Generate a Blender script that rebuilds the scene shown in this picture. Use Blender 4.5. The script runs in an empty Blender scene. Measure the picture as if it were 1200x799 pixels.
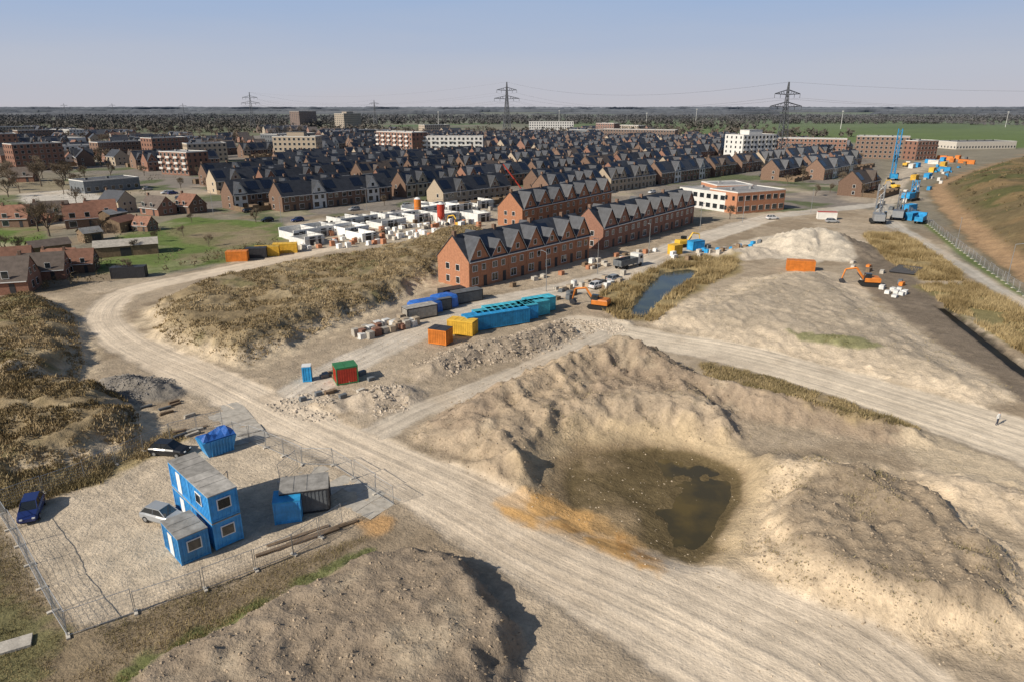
import bpy, math, random
import numpy as np
from mathutils import Vector, Matrix
random.seed(7); RNG=np.random.RandomState(11)
R=math.radians
# ---------------------------------------------------------------- survey: photo measurements -> ground metres
CH=36.0; TH=R(19.0); FP=800.0
def G(px,py,z=0.0):
    u=(px-600)/FP; v=(py-400)/FP
    t=(CH-z)/(math.sin(TH)+v*math.cos(TH))
    return (u*t,(math.cos(TH)-v*math.sin(TH))*t)
def GP(l): return [G(*p) for p in l]
scene=bpy.context.scene
# ---------------------------------------------------------------- noise
def vnoise(x,y,seed=0):
    xi=np.floor(x).astype(np.int64); yi=np.floor(y).astype(np.int64)
    xf=x-xi; yf=y-yi
    xf=xf*xf*(3-2*xf); yf=yf*yf*(3-2*yf)
    def h(a,b):
        n=(a*374761393+b*668265263+seed*1442695041)&0xffffffff
        n=((n^(n>>13))*1274126177)&0xffffffff
        n=n^(n>>16)
        return (n&0xffff)/65535.0
    return (h(xi,yi)*(1-xf)+h(xi+1,yi)*xf)*(1-yf)+(h(xi,yi+1)*(1-xf)+h(xi+1,yi+1)*xf)*yf
def fbm(x,y,o=4,seed=0):
    s=0;a=.5;t=0
    for i in range(o):
        s=s+a*vnoise(x,y,seed+i*17); t+=a; a*=.5; x=x*2.03+5.1; y=y*2.03+3.7
    return s/t*2-1
def ss(t):
    t=np.clip(t,0,1); return t*t*(3-2*t)
def sdpoly(X,Y,poly,m=14):
    P=np.array(poly); out=np.full(X.shape,-99.0)
    k=(X>P[:,0].min()-m)&(X<P[:,0].max()+m)&(Y>P[:,1].min()-m)&(Y<P[:,1].max()+m)
    x=X[k];y=Y[k]
    if x.size==0: return out
    d=np.full(x.shape,1e9); ins=np.zeros(x.shape,bool); n=len(P)
    for i in range(n):
        ax,ay=P[i]; bx,by=P[(i+1)%n]; ex=bx-ax; ey=by-ay
        L=ex*ex+ey*ey+1e-9
        t=np.clip(((x-ax)*ex+(y-ay)*ey)/L,0,1)
        d=np.minimum(d,np.hypot(x-ax-t*ex,y-ay-t*ey))
        if abs(ey)>1e-9:
            c=((ay>y)!=(by>y))&(x<(bx-ax)*(y-ay)/ey+ax)
            ins^=c
    out[k]=np.where(ins,d,-d); return out
def sdline(X,Y,pts,vals,m=30):
    P=np.array(pts); V=np.array(vals,float)
    D=np.full(X.shape,999.0);S=np.zeros(X.shape);T=np.zeros(X.shape);W=np.zeros(X.shape+(V.shape[1],))
    k=(X>P[:,0].min()-m)&(X<P[:,0].max()+m)&(Y>P[:,1].min()-m)&(Y<P[:,1].max()+m)
    x=X[k];y=Y[k]
    if x.size==0: return D,S,T,W
    d=np.full(x.shape,999.0);s=np.zeros(x.shape);tt=np.zeros(x.shape);w=np.zeros(x.shape+(V.shape[1],));acc=0
    for i in range(len(P)-1):
        ax,ay=P[i];bx,by=P[i+1];ex=bx-ax;ey=by-ay;L=math.hypot(ex,ey)+1e-9
        t=np.clip(((x-ax)*ex+(y-ay)*ey)/L/L,0,1)
        dd=np.hypot(x-ax-t*ex,y-ay-t*ey); c=dd<d
        sg=np.sign((x-ax)*ey-(y-ay)*ex)
        d=np.where(c,dd,d); s=np.where(c,acc+t*L,s); tt=np.where(c,dd*sg,tt)
        w=np.where(c[:,None],V[i]*(1-t[:,None])+V[i+1]*t[:,None],w); acc+=L
    D[k]=d;S[k]=s;T[k]=tt;W[k]=w
    return D,S,T,W
def smooth_line(pts,vals,n=6,closed=False):
    P=[np.array(list(p)+list(v),float) for p,v in zip(pts,vals)]
    if closed: P=[P[-1]]+P+[P[0],P[1]]
    else: P=[2*P[0]-P[1]]+P+[2*P[-1]-P[-2]]
    o=[]
    for i in range(1,len(P)-2):
        for j in range(n):
            t=j/n
            o.append(.5*((2*P[i])+(-P[i-1]+P[i+1])*t+(2*P[i-1]-5*P[i]+4*P[i+1]-P[i+2])*t*t+(-P[i-1]+3*P[i]-3*P[i+1]+P[i+2])*t**3))
    if not closed:o.append(P[-2])
    o=np.array(o)
    return o[:,:2],o[:,2:]
def SP(l): return [tuple(q) for q in smooth_line(GP(l),[(0,)]*len(l),3,True)[0]]
# ---------------------------------------------------------------- site plan
L1=SP([(168,378),(195,350),(300,322),(420,303),(500,280),(560,268),(580,288),(505,335),(470,358),(420,378),(330,417),(285,434),(215,415),(172,396)])
L2=GP([(-250,390),(0,362),(60,350),(98,372),(112,430),(95,465),(20,475),(-250,480)])
L3=GP([(-250,480),(20,452),(90,452),(150,462),(180,492),(182,522),(120,556),(0,585),(-250,640)])
PM=SP([(478,512),(560,462),(640,428),(720,405),(800,432),(850,470),(880,520),(800,512),(700,510),(650,535),(640,585),(560,560)])
RM=SP([(875,580),(930,550),(1010,545),(1080,565),(1160,625),(1250,700),(1225,770),(1080,755),(940,700),(880,660),(862,615)])
SPL=SP([(748,372),(830,345),(870,328),(960,318),(1010,338),(1060,378),(1190,455),(1195,470),(1130,478),(1000,440),(880,408),(780,390)])
BM=SP([(130,810),(330,700),(440,650),(530,655),(590,710),(612,775),(590,860),(300,1000),(-40,940)])
PIT=SP([(640,540),(690,512),(790,516),(866,540),(872,590),(815,650),(735,640),(655,600)])
POND=SP([(738,366),(754,342),(780,318),(816,315),(802,331),(776,349),(754,370)])
DITCH=GP([(1098,358),(1108,358),(1200,427),(1290,482),(1285,490),(1196,436)])
E0=G(1078,222);E1=G(1092,246);E2=G(1130,290);E3=G(1200,345)
EMB=[(620,760),G(1150,196),G(1108,208),E0,E1,E2,E3,(95,105),(85,60),(90,0),(1500,0),(1500,1100)]
MOUNDS=[(L1,3.0,7,.5),(L2,3.2,7,.6),(L3,3.2,6,.6),(PM,2.3,6,.5),(RM,2.1,5.5,.35),(SPL,1.9,11,.15),(BM,2.1,3.2,.28)]
def rl(l):
    return smooth_line([G(a,b,h) for a,b,h,w in l],[(h,w) for a,b,h,w in l],4)
RIDGES=[rl([(555,470,2.8,6),(620,440,3.6,8),(690,410,4.8,10),(738,395,5.8,10),(790,428,3.6,8),(840,445,2.6,6),(950,470,2.0,5),(1068,500,1.3,4)]),
 rl([(505,425,1.3,4),(545,405,1.9,4.5),(600,395,2.0,5),(650,378,2.1,5),(690,368,1.5,4)]),
 rl([(425,462,1.2,4),(445,455,1.6,4),(470,452,1.5,4)]),
 rl([(395,470,.7,3),(365,472,.6,3),(345,460,.5,3)]),
 rl([(700,375,1.5,4),(725,372,1.4,4)]),
 rl([(940,272,4.6,17),(962,268,4.8,17),(975,278,3.6,15)]),
 rl([(860,293,1.6,7),(890,290,1.6,7)]),
 rl([(930,540,2.4,8),(1000,548,3.2,9),(1060,590,2.9,9),(1120,650,2.3,8)]),
 rl([(135,440,1.3,4),(160,445,1.6,5),(185,452,1.2,4)]),
 rl([(660,425,3.0,6),(600,520,1.6,5),(560,545,1.0,5)]),
 rl([(1110,560,1.0,4),(1180,575,1.2,6),(1260,600,1.2,6)]),
 rl([(880,405,.7,3),(980,440,.7,3),(1100,475,.7,3)]),
 rl([(770,690,.6,2.5),(860,740,.7,2.5),(960,790,.7,2.5)]),
 rl([(500,545,.5,2),(600,600,.5,2),(690,650,.5,2)]),
]
ROADS_PX=[
 ([(1060,900,18),(960,800,17),(860,745,15),(750,690,13),(640,640,11),(520,575,9.5),(410,525,8.5),(330,487,8.5),(250,447,8),(185,420,7.5),(140,395,7),(122,370,7),(145,345,7),(210,328,7),(290,312,7),(400,290,6)],(.66,.55,.42)),
 ([(320,482,8),(375,445,7),(445,410,7),(520,376,8),(600,352,9),(680,335,9),(740,315,9),(800,288,9),(860,268,9),(905,254,8)],(.58,.51,.42)),
 ([(425,515,5),(500,478,4.5),(580,447,4.5),(660,410,4.5),(705,392,6)],(.57,.49,.39)),
 ([(680,380,10),(760,397,10),(850,412,11),(950,438,11),(1050,468,12),(1150,500,13),(1270,540,15)],(.69,.585,.45)),
 ([(1035,240,7),(1045,262,6),(1075,280,4.5),(1115,305,4),(1200,358,4),(1350,440,4)],(.46,.42,.36)),
 ([(1035,240,7),(1060,205,12),(1110,186,16)],(.52,.44,.34)),
 ([(905,254,8),(960,248,8),(1035,240,8)],(.52,.47,.40)),
]
ROADS=[]
for l,c in ROADS_PX:
    p,v=smooth_line([G(a,b) for a,b,w in l],[(w,) for a,b,w in l],5)
    ROADS.append((p,v,c))
def road_info(X,Y):
    m=np.zeros(X.shape);S=np.zeros(X.shape);T=np.zeros(X.shape);C=np.zeros(X.shape+(3,))
    n=fbm(X*.35,Y*.35,3,5)*.7+fbm(X*1.7,Y*1.7,2,6)*.3
    for p,v,c in ROADS:
        d,s,t,w=sdline(X,Y,p,v,20)
        k=ss((w[:,0]*.5-d+n+.6)/1.4)
        k=np.where(d>900,0,k)
        up=k>m
        S=np.where(up,s,S);T=np.where(up,t,T);C=np.where(up[:,None],np.array(c),C);m=np.maximum(m,k)
    return m,S,T,C
def HF(X,Y,full=False):
    X=np.asarray(X,float);Y=np.asarray(Y,float)
    z=np.zeros(X.shape); n1=fbm(X*.18,Y*.18,4,1); n2=fbm(X*.7,Y*.7,4,2); n3=fbm(X*1.5,Y*1.5,3,3)
    rm,S,T,C=road_info(X,Y)
    near=ss((330-Y)/60)*ss((260-np.abs(X))/60)
    km=np.zeros(X.shape)
    for poly,h,w,a in MOUNDS:
        d=sdpoly(X,Y,poly)
        dd=np.where(d<-50,-99,d+n1*1.6+n2*.7)
        k=ss(dd/w)
        z=np.maximum(z,h*k)+k*a*(n1*1.0+n2*.75);km=np.maximum(km,ss((dd+1)/2))
    for p,v in RIDGES:
        d,s,t,w=sdline(X,Y,p,v,25)
        W=np.maximum(w[:,1],.1)
        gul=np.abs(vnoise(s*.55,s*0+d*.06,9)-.5)*.7+np.abs(vnoise(s*1.5,s*0+d*.1,19)-.5)*.3
        q=np.clip(1-(d*(1+gul))/W+n2*.12,0,1)
        hh=w[:,0]*(.35*ss(q)+.65*q)
        z=np.where(d<900,np.maximum(z,hh+z*0.0)+0.2*n2*ss(q*2),z);km=np.where(d<900,np.maximum(km,ss(q*3)),km)
    z=z+near*(n2*.10+n3*.04+n1*.12)*(1-.8*rm)+near*km*(1-rm)*(.16*n3+.10*np.abs(n2))
    z=z*(1-.88*rm*(z<3))
    z=z-rm*near*.05*np.abs(np.sin(T*1.9+vnoise(S*.05,T*.1,7)*3))
    d=sdpoly(X,Y,PIT); e=d+2.5+n1*1.5+n2*.7
    z=np.where(d>-50,z*(1-ss((d+3+n2*.6)/4))+ss(e/5)*(-1.16-.62*ss((X-10)/8)+.34*n1+.14*n2),z)
    d=sdpoly(X,Y,POND); z=np.where(d>-50,z*(1-ss((d+2)/2))-1.0*ss((d+1.0+n2*.6)/2.2),z)
    d=sdpoly(X,Y,DITCH); z=np.where(d>-50,z-.9*ss((d+.8)/1.2),z)
    d=sdpoly(X,Y,EMB,30); z=np.where(d>-60,z+8.5*ss((d-2)/26)+ss(d/8)*(n1*.7+n2*.25),z)
    if full: return z,rm,S,T,C,n1,n2,n3
    return z
def hz(x,y): return float(HF(np.array([x]),np.array([y]))[0])
# ---------------------------------------------------------------- materials
MC={}
def newmat(name):
    m=bpy.data.materials.new(name); m.use_nodes=True; return m,m.node_tree.nodes,m.node_tree.links,m.node_tree.nodes['Principled BSDF']
def haze_mix(N,L,sock,c=(.245,.255,.29,1)):
    """distance haze painted into the base colour (depends on world position only)"""
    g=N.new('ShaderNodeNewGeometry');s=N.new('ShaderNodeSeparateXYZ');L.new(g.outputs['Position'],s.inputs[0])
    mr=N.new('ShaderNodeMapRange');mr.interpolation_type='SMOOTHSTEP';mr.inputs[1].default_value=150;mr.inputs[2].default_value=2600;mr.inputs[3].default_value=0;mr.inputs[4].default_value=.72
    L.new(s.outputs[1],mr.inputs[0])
    mx=N.new('ShaderNodeMix');mx.data_type='RGBA';L.new(mr.outputs[0],mx.inputs[0]);L.new(sock,mx.inputs[6]);mx.inputs[7].default_value=c  # base colour blends towards the painted haze tone further out
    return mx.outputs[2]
def mat(name,col,rough=.8,var=.18,scale=1.5,bump=0.0,spec=.3,metal=0.0,wave=0.0,bscale=8):
    if name in MC: return MC[name]
    m,N,L,b=newmat(name)
    tc=N.new('ShaderNodeTexCoord'); no=N.new('ShaderNodeTexNoise'); no.inputs['Scale'].default_value=scale; no.inputs['Detail'].default_value=4
    no.inputs['Roughness'].default_value=.65
    L.new(tc.outputs['Object'],no.inputs['Vector'])
    mr=N.new('ShaderNodeMapRange'); mr.inputs[1].default_value=.3;mr.inputs[2].default_value=.7;mr.inputs[3].default_value=1-var;mr.inputs[4].default_value=1+var
    L.new(no.outputs['Fac'],mr.inputs[0])
    oi=N.new('ShaderNodeObjectInfo'); mr2=N.new('ShaderNodeMapRange'); mr2.inputs[3].default_value=1-var*.8;mr2.inputs[4].default_value=1+var*.8
    L.new(oi.outputs['Random'],mr2.inputs[0])
    mu=N.new('ShaderNodeMath');mu.operation='MULTIPLY';L.new(mr.outputs[0],mu.inputs[0]);L.new(mr2.outputs[0],mu.inputs[1])
    vm=N.new('ShaderNodeVectorMath');vm.operation='SCALE';vm.inputs[0].default_value=col;L.new(mu.outputs[0],vm.inputs['Scale'])
    L.new(haze_mix(N,L,vm.outputs[0]),b.inputs['Base Color'])
    b.inputs['Roughness'].default_value=rough;b.inputs['Metallic'].default_value=metal
    b.inputs['Specular IOR Level'].default_value=spec
    if bump or wave:
        bu=N.new('ShaderNodeBump');bu.inputs['Strength'].default_value=max(bump,wave)
        bu.inputs['Distance'].default_value=.1
        if wave:
            w=N.new('ShaderNodeTexWave');w.bands_direction='Z';w.wave_profile='SAW';w.inputs['Scale'].default_value=1.2
            L.new(tc.outputs['Object'],w.inputs['Vector']);L.new(w.outputs['Fac'],bu.inputs['Height'])
        else:
            n2=N.new('ShaderNodeTexNoise');n2.inputs['Scale'].default_value=bscale;n2.inputs['Detail'].default_value=3
            L.new(tc.outputs['Object'],n2.inputs['Vector']);L.new(n2.outputs['Fac'],bu.inputs['Height'])
        L.new(bu.outputs[0],b.inputs['Normal'])
    MC[name]=m; return m
def attrmat(name,rough=.9):
    if name in MC: return MC[name]
    m,N,L,b=newmat(name)
    a=N.new('ShaderNodeAttribute');a.attribute_name='col';L.new(haze_mix(N,L,a.outputs['Color'],(.135,.15,.18,1)),b.inputs['Base Color'])
    b.inputs['Roughness'].default_value=rough;b.inputs['Specular IOR Level'].default_value=.1
    MC[name]=m;return m
BRICK=mat('brick_orange',(.42,.195,.11),.9,.2,2,.3); BRICKD=mat('brick_brown',(.19,.12,.085),.9,.25,2,.3)
BRICKB=mat('brick_beige',(.42,.34,.25),.9,.15,2,.2); BRICKR=mat('brick_red',(.25,.13,.09),.9,.2,2,.2)
SLATE=mat('roof_slate',(.048,.051,.060),.5,.32,.8,0,.4,wave=.5); TILER=mat('roof_tile_red',(.24,.12,.08),.8,.25,1,0,.3,wave=.5)
TILEB=mat('roof_tile_brown',(.12,.095,.08),.8,.25,1,0,.3,wave=.5)
SOLAR=mat('solar_panel',(.012,.018,.035),.18,.2,1,0,.6)
GLASS=mat('window_glass',(.02,.025,.03),.08,.3,.7,0,.8); WHITE=mat('white_paint',(.72,.72,.70),.5,.08,2)
RENDERW=mat('white_render',(.64,.62,.58),.8,.1,.6); LIME=mat('sand_lime_block',(.70,.69,.66),.8,.18,1.2)
DARK=mat('dark_paint',(.04,.04,.045),.5,.2); RUB=mat('black_rubber',(.02,.02,.02),.8,.2)
FLATR=mat('flat_roof_gray',(.26,.255,.25),.9,.3,.5); FLATD=mat('flat_roof_dark',(.09,.09,.095),.9,.3,.4)
CROOF=mat('cabin_roof',(.33,.31,.28),.75,.35,1.2,.1)
BLUE=mat('blue_cabin_paint',(.04,.27,.58),.45,.25,1.3,0,.5); BLUE2=mat('blue_container_paint',(.03,.28,.56),.5,.28,.9)
CYAN=mat('cyan_container_paint',(.07,.42,.54),.5,.28,.9); ORANGE=mat('orange_paint',(.62,.20,.035),.5,.25,1); YELLOW=mat('yellow_paint',(.66,.40,.05),.5,.25,1)
RED=mat('red_paint',(.50,.06,.035),.5,.2,1); GREEN=mat('green_paint',(.05,.20,.08),.5,.2,1); GRAYC=mat('gray_container_paint',(.13,.14,.15),.6,.3,1)
STEEL=mat('galvanised_steel',(.36,.37,.38),.45,.15,3,0,.5,.6); CONC=mat('concrete',(.46,.42,.36),.9,.25,1.5,.2)
WOOD=mat('weathered_wood',(.20,.14,.09),.85,.3,2,.2); BARK=mat('bark',(.13,.10,.075),.95,.25,4,.3)
PYL=mat('pylon_steel',(.07,.075,.085),.6,.1,.2)
WIRE=mat('power_cable',(.10,.10,.11),.6,.1,.2)
TARPB=mat('blue_tarp',(.03,.13,.45),.5,.25,1,.5,.5)
# ---------------------------------------------------------------- mesh builder
class MB:
    def __init__(s): s.v=[];s.f=[];s.m=[]
    def face(s,pts,mi=0):
        b=len(s.v);s.v.extend([tuple(p) for p in pts]);s.f.append(tuple(range(b,b+len(pts))));s.m.append(mi)
    def box(s,x0,x1,y0,y1,z0,z1,mi=0,top=None):
        b=len(s.v)
        s.v+= [(x0,y0,z0),(x1,y0,z0),(x1,y1,z0),(x0,y1,z0),(x0,y0,z1),(x1,y0,z1),(x1,y1,z1),(x0,y1,z1)]
        for q in [(0,3,2,1),(4,5,6,7),(0,1,5,4),(1,2,6,5),(2,3,7,6),(3,0,4,7)]:
            s.f.append(tuple(b+i for i in q)); s.m.append(mi if not(top is not None and q==(4,5,6,7)) else top)
    def rbox(s,cx,cy,z0,sx,sy,sz,rot,mi=0,jit=0):
        b=len(s.v);c=math.cos(rot);n=math.sin(rot)
        for z in (z0,z0+sz):
            for x,y in((-1,-1),(1,-1),(1,1),(-1,1)):
                X=x*sx/2+random.uniform(-jit,jit);Y=y*sy/2+random.uniform(-jit,jit)
                s.v.append((cx+X*c-Y*n,cy+X*n+Y*c,z+(random.uniform(-jit,jit) if z>z0 else 0)))
        for q in [(0,3,2,1),(4,5,6,7),(0,1,5,4),(1,2,6,5),(2,3,7,6),(3,0,4,7)]:
            s.f.append(tuple(b+i for i in q)); s.m.append(mi)
    def beam(s,p,q,r,mi=0,n=4,r2=None):
        p=Vector(p);q=Vector(q);d=(q-p)
        if d.length<1e-6:return
        d.normalize();u=d.orthogonal().normalized();w=d.cross(u);r2=r if r2 is None else r2
        b=len(s.v)
        for c,rr in((p,r),(q,r2)):
            for i in range(n):
                a=2*math.pi*(i+.5)/n
                s.v.append(tuple(c+(u*math.cos(a)+w*math.sin(a))*rr))
        for i in range(n):
            j=(i+1)%n;s.f.append((b+i,b+j,b+n+j,b+n+i));s.m.append(mi)
        s.f.append(tuple(b+i for i in reversed(range(n))));s.m.append(mi)
        s.f.append(tuple(b+n+i for i in range(n)));s.m.append(mi)
    def loft(s,secs,mi=0,cap=True):
        b=len(s.v);n=len(secs[0])
        for q in secs:s.v.extend([tuple(p) for p in q])
        for k in range(len(secs)-1):
            for i in range(n):
                j=(i+1)%n;s.f.append((b+k*n+i,b+k*n+j,b+(k+1)*n+j,b+(k+1)*n+i));s.m.append(mi)
        if cap:
            s.f.append(tuple(b+i for i in reversed(range(n))));s.m.append(mi)
            e=b+(len(secs)-1)*n;s.f.append(tuple(e+i for i in range(n)));s.m.append(mi)
    def mesh(s,name,mats,smooth=False):
        me=bpy.data.meshes.new(name);me.from_pydata(s.v,[],s.f)
        for m in mats:me.materials.append(m)
        me.polygons.foreach_set('material_index',s.m)
        if smooth: me.polygons.foreach_set('use_smooth',[True]*len(s.f))
        me.update();return me
def link(o): scene.collection.objects.link(o);return o
def single(name,mb,mats,loc=(0,0,0),rot=0,smooth=False):
    o=link(bpy.data.objects.new(name,mb.mesh(name,mats,smooth)));o.location=loc;o.rotation_euler=(0,0,rot);return o
def group(name,parts,loc=(0,0,0),rot=0,sc=1):
    e=link(bpy.data.objects.new(name,None));e.empty_display_size=.5
    for p in parts:
        pn,mb,mats=p[:3]
        if isinstance(mb,MB): me=mb.mesh(pn,mats,len(p)>3)
        else: me=mb
        o=link(bpy.data.objects.new(pn,me));o.parent=e
    e.location=loc;e.rotation_euler=(0,0,rot);e.scale=(sc,sc,sc) if not isinstance(sc,tuple) else sc
    return e
class Kit: # reusable building/tree/car: all parts joined in one mesh, shared by its copies
    def __init__(s,name,parts):
        s.name=name;M=MB();mats=[]
        for p in parts:
            b=len(M.v);k=len(mats);M.v+=p[1].v;M.f+=[tuple(i+b for i in f) for f in p[1].f];M.m+=[i+k for i in p[1].m];mats+=p[2]
        s.me=M.mesh(name,mats)
    def put(s,loc,rot=0,sc=1,name=None):
        o=link(bpy.data.objects.new(s.name,s.me));o.location=loc;o.rotation_euler=(0,0,rot);o.scale=(sc,sc,sc);return o
def edge(p1,p2,z=None):
    a=G(*p1);b=G(*p2);L=math.hypot(b[0]-a[0],b[1]-a[1]);r=math.atan2(b[1]-a[1],b[0]-a[0]);return a,L,r
# ---------------------------------------------------------------- ground sheet
def axis(lo,hi,fine_lo,fine_hi,st,g1,lim,g2):
    a=list(np.arange(fine_lo,fine_hi+1e-6,st))
    x=fine_hi
    while x<hi: 
        x+=max(st,(g1 if x<lim else g2)*abs(x)); a.append(min(x,hi))
    b=[];x=fine_lo
    while x>lo:
        x-=max(st,(g1 if abs(x)<lim else g2)*abs(x)); b.append(max(x,lo))
    return np.array(sorted(set(b+a)))
xs=axis(-9000,9000,-48,60,.32,.0085,300,.06)
ys=np.concatenate([[-600,-300,-150,-60,-20,0,10,18,24,28],axis(30,14000,30.5,92,.30,.0052,380,.03)])
ys=np.array(sorted(set(ys)))
XX,YY=np.meshgrid(xs,ys);X=XX.ravel();Y=YY.ravel()
Z,rm,RS,RT,RC,n1,n2,n3=HF(X,Y,True)
col=np.zeros((X.size,3));nn=n1*1.5+n2*1.2+n3*.3
big=fbm(X*.012,Y*.012,4,31);big2=fbm(X*.05,Y*.05,4,32)
def lay(c,m):
    global col
    m=np.clip(m,0,1)[:,None];col=col*(1-m)+np.array(c)*m
def paint(poly,c,soft=2.0,amp=1.0,st=1.0,px=True):
    d=sdpoly(X,Y,GP(poly) if px else poly,30); d=np.where(d<-90,-99,d+nn*amp)
    lay(c,st*ss(d/soft+.5))
lay((.25,.22,.165),np.ones(X.size))
lay((.12,.155,.05),(X<-150)*ss(fbm(X*.02,Y*.02,4,71)*4+.4)*.8)
far=ss((Y-620)/200)
lay((.13,.15,.07),far*(.6+big)); lay((.20,.17,.12),far*ss(big2*2)*.6)
paint([(640,156),(1300,178),(1500,165),(1500,131),(640,131)],(.13,.18,.055),30,0)
for i in range(40):
    x=random.uniform(-1200,1900);y=random.uniform(950,3200);a=R(48)
    pl=[(x+u*math.cos(a)-v*math.sin(a),y+u*math.sin(a)+v*math.cos(a)) for u,v in((0,0),(420,0),(420,130),(0,130))]
    paint(pl,random.choice([(.11,.18,.045),(.22,.19,.12),(.17,.22,.07),(.24,.22,.15),(.10,.15,.04)]),20,0,.9,px=False)
EST=GP([(120,205),(180,230),(345,270),(385,260),(560,248),(700,245),(830,248),(930,252),(1020,245),(1030,180),(860,160),(560,155),(0,165),(0,200)])
paint(EST,(.24,.21,.18),6,.6,1,px=False)
lay((.10,.13,.05),(sdpoly(X,Y,EST,5)>0)*ss(fbm(X*.06,Y*.06,4,61)*4-.2)*.8)
paint([(-200,235),(35,243),(62,288),(88,322),(-200,345)],(.13,.19,.05),3,1)
paint([(95,300),(150,272),(215,255),(330,262),(345,285),(290,304),(190,322),(110,325)],(.135,.18,.055),3,1.4)
paint([(190,268),(262,262),(330,275),(280,295),(215,285)],(.25,.20,.12),3,1.4,.6)
paint([(-200,205),(100,214),(170,222),(150,230),(-200,228)],(.30,.25,.17),3,.5,.9)
paint([(22,228),(95,222),(140,238),(150,250),(60,254),(30,245)],(.56,.51,.44),2,.5)
paint([(0,322),(60,312),(140,325),(120,340),(0,350)],(.24,.19,.13),3,1)
SITE=[(-260,352),(60,345),(135,335),(290,305),(345,290),(600,268),(720,290),(830,262),(900,250),(1000,244),(1040,250),(1090,300),(1200,352),(1500,500),(1700,1300),(-800,1300)]
paint(SITE,(.40,.32,.23),3,1)
lay((.52,.425,.315),ss(big2*2.2+.1)*(Y<330)*.6)
lay((.28,.215,.145),ss(fbm(X*.09,Y*.09,4,77)*3-.3)*(Y<250)*.7)
paint([(335,262),(560,236),(600,262),(520,285),(350,300)],(.45,.38,.29),3,1)
for P_ in (L1,L2,L3):
    d=sdpoly(X,Y,P_,20);d=np.where(d<-50,-99,d+nn*1.6)
    lay((.58,.47,.33),ss((d+2)/3)*.85); lay((.25,.19,.11),ss((d-2.2)/2.5)*.95)
    lay((.38,.30,.185),ss((d-2)/2)*ss(fbm(X*.25,Y*.25,4,50)*3+.2)*.8)
    lay((.15,.14,.06),ss((d-2)/2)*ss(fbm(X*.16,Y*.16,4,51)*4-.9)*.7)
d=sdpoly(X,Y,PM,20);lay((.42,.33,.235),ss((d+nn+1)/3)*.85)
for i,(p,v) in enumerate(RIDGES):
    d,s,t,w=sdline(X,Y,p,v,25);k=ss((w[:,1]*1.02-d+n2)/1.8)*(d<900)
    c={0:(.32,.245,.175),1:(.38,.31,.235),2:(.52,.43,.33),3:(.50,.415,.32),4:(.52,.45,.36),5:(.62,.54,.43),6:(.56,.48,.38),7:(.34,.27,.19),8:(.23,.21,.185),9:(.40,.31,.215),10:(.56,.45,.325),11:(.52,.43,.31),12:(.58,.48,.35),13:(.54,.44,.32)}[i]
    lay(c,k*.92)
lay((.47,.38,.27),ss((sdpoly(X,Y,PM,20)+2)/2)*ss(fbm(X*.22,Y*.22,4,123)*4-1.0)*.6)
d=sdpoly(X,Y,RM,20);dd=np.where(d<-50,-99,d+nn*.7);lay((.62,.49,.34),ss((dd+2)/3));lay((.32,.25,.175),ss((dd-2.4)/2.2)*.97)
d=sdpoly(X,Y,SPL,20);dd=np.where(d<-50,-99,d+nn);lay((.58,.475,.35),ss((dd+1)/3));lay((.43,.355,.265),ss((dd-4)/4)*.9)
d=sdpoly(X,Y,BM,20);dd=np.where(d<-50,-99,d+nn*.4);lay((.28,.22,.16),ss((dd+.7)/1.5)*.95);lay((.38,.31,.225),ss((dd-3)/2)*ss(fbm(X*.3,Y*.3,3,66)*2+.3)*.75)
# pit
d=sdpoly(X,Y,PIT,20);dd=np.where(d<-50,-99,d+nn*.8);lay((.50,.385,.24),ss((dd+4)/3)*.8);lay((.27,.20,.12),ss((dd+1.0)/2)*.95);lay((.14,.105,.055),ss(-(Z+.95)/.35)*ss((dd+3)/3))
paint([(820,425),(900,432),(1000,468),(1080,500),(1070,512),(990,500),(880,470),(830,450)],(.31,.235,.13),2,1.2,.85)
paint([(925,399),(1000,410),(1028,420),(1005,420),(935,406)],(.17,.18,.065),1.0,1.0,.75)
paint([(1040,500),(1100,505),(1190,545),(1200,580),(1100,560)],(.58,.47,.33),2,1,.8)
paint([(985,283),(1030,288),(1085,335),(1200,425),(1400,520),(1400,560),(1200,470),(1100,402),(1030,350)],(.20,.16,.12),2,1.2,.95)
paint([(1010,275),(1060,272),(1125,315),(1130,330),(1080,330),(1030,300)],(.34,.26,.13),2,.6,.95)
paint([(1075,335),(1140,332),(1200,365),(1500,500),(1500,560),(1200,415),(1110,360)],(.22,.19,.08),2,1.2,.9)
paint([(695,350),(735,322),(790,300),(868,302),(865,320),(800,350),(762,380),(725,372)],(.31,.24,.12),2,1.,.95)
paint([(1095,358),(1110,358),(1200,425),(1290,480),(1285,492),(1195,436)],(.04,.035,.03),.8,.2,.95)
# embankment
d=sdpoly(X,Y,EMB,40);dd=np.where(d<-60,-99,d);lay((.17,.13,.07),ss((dd+nn)/4));lay((.40,.26,.15),ss((dd+nn-2)/2)*(1-ss((dd+nn-7)/4))*.85)
lay((.10,.105,.04),ss((dd-10)/6)*ss(fbm(X*.06,Y*.06,4,91)*3+.2)*.8); lay((.24,.165,.085),ss((dd-10)/6)*ss(fbm(X*.09,Y*.09,4,92)*4-.3)*.8)
paint([(1065,255),(1080,262),(1130,305),(1200,352),(1400,450),(1400,438),(1200,345),(1130,296),(1090,262)],(.12,.17,.045),1.5,.3,.8)
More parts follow.
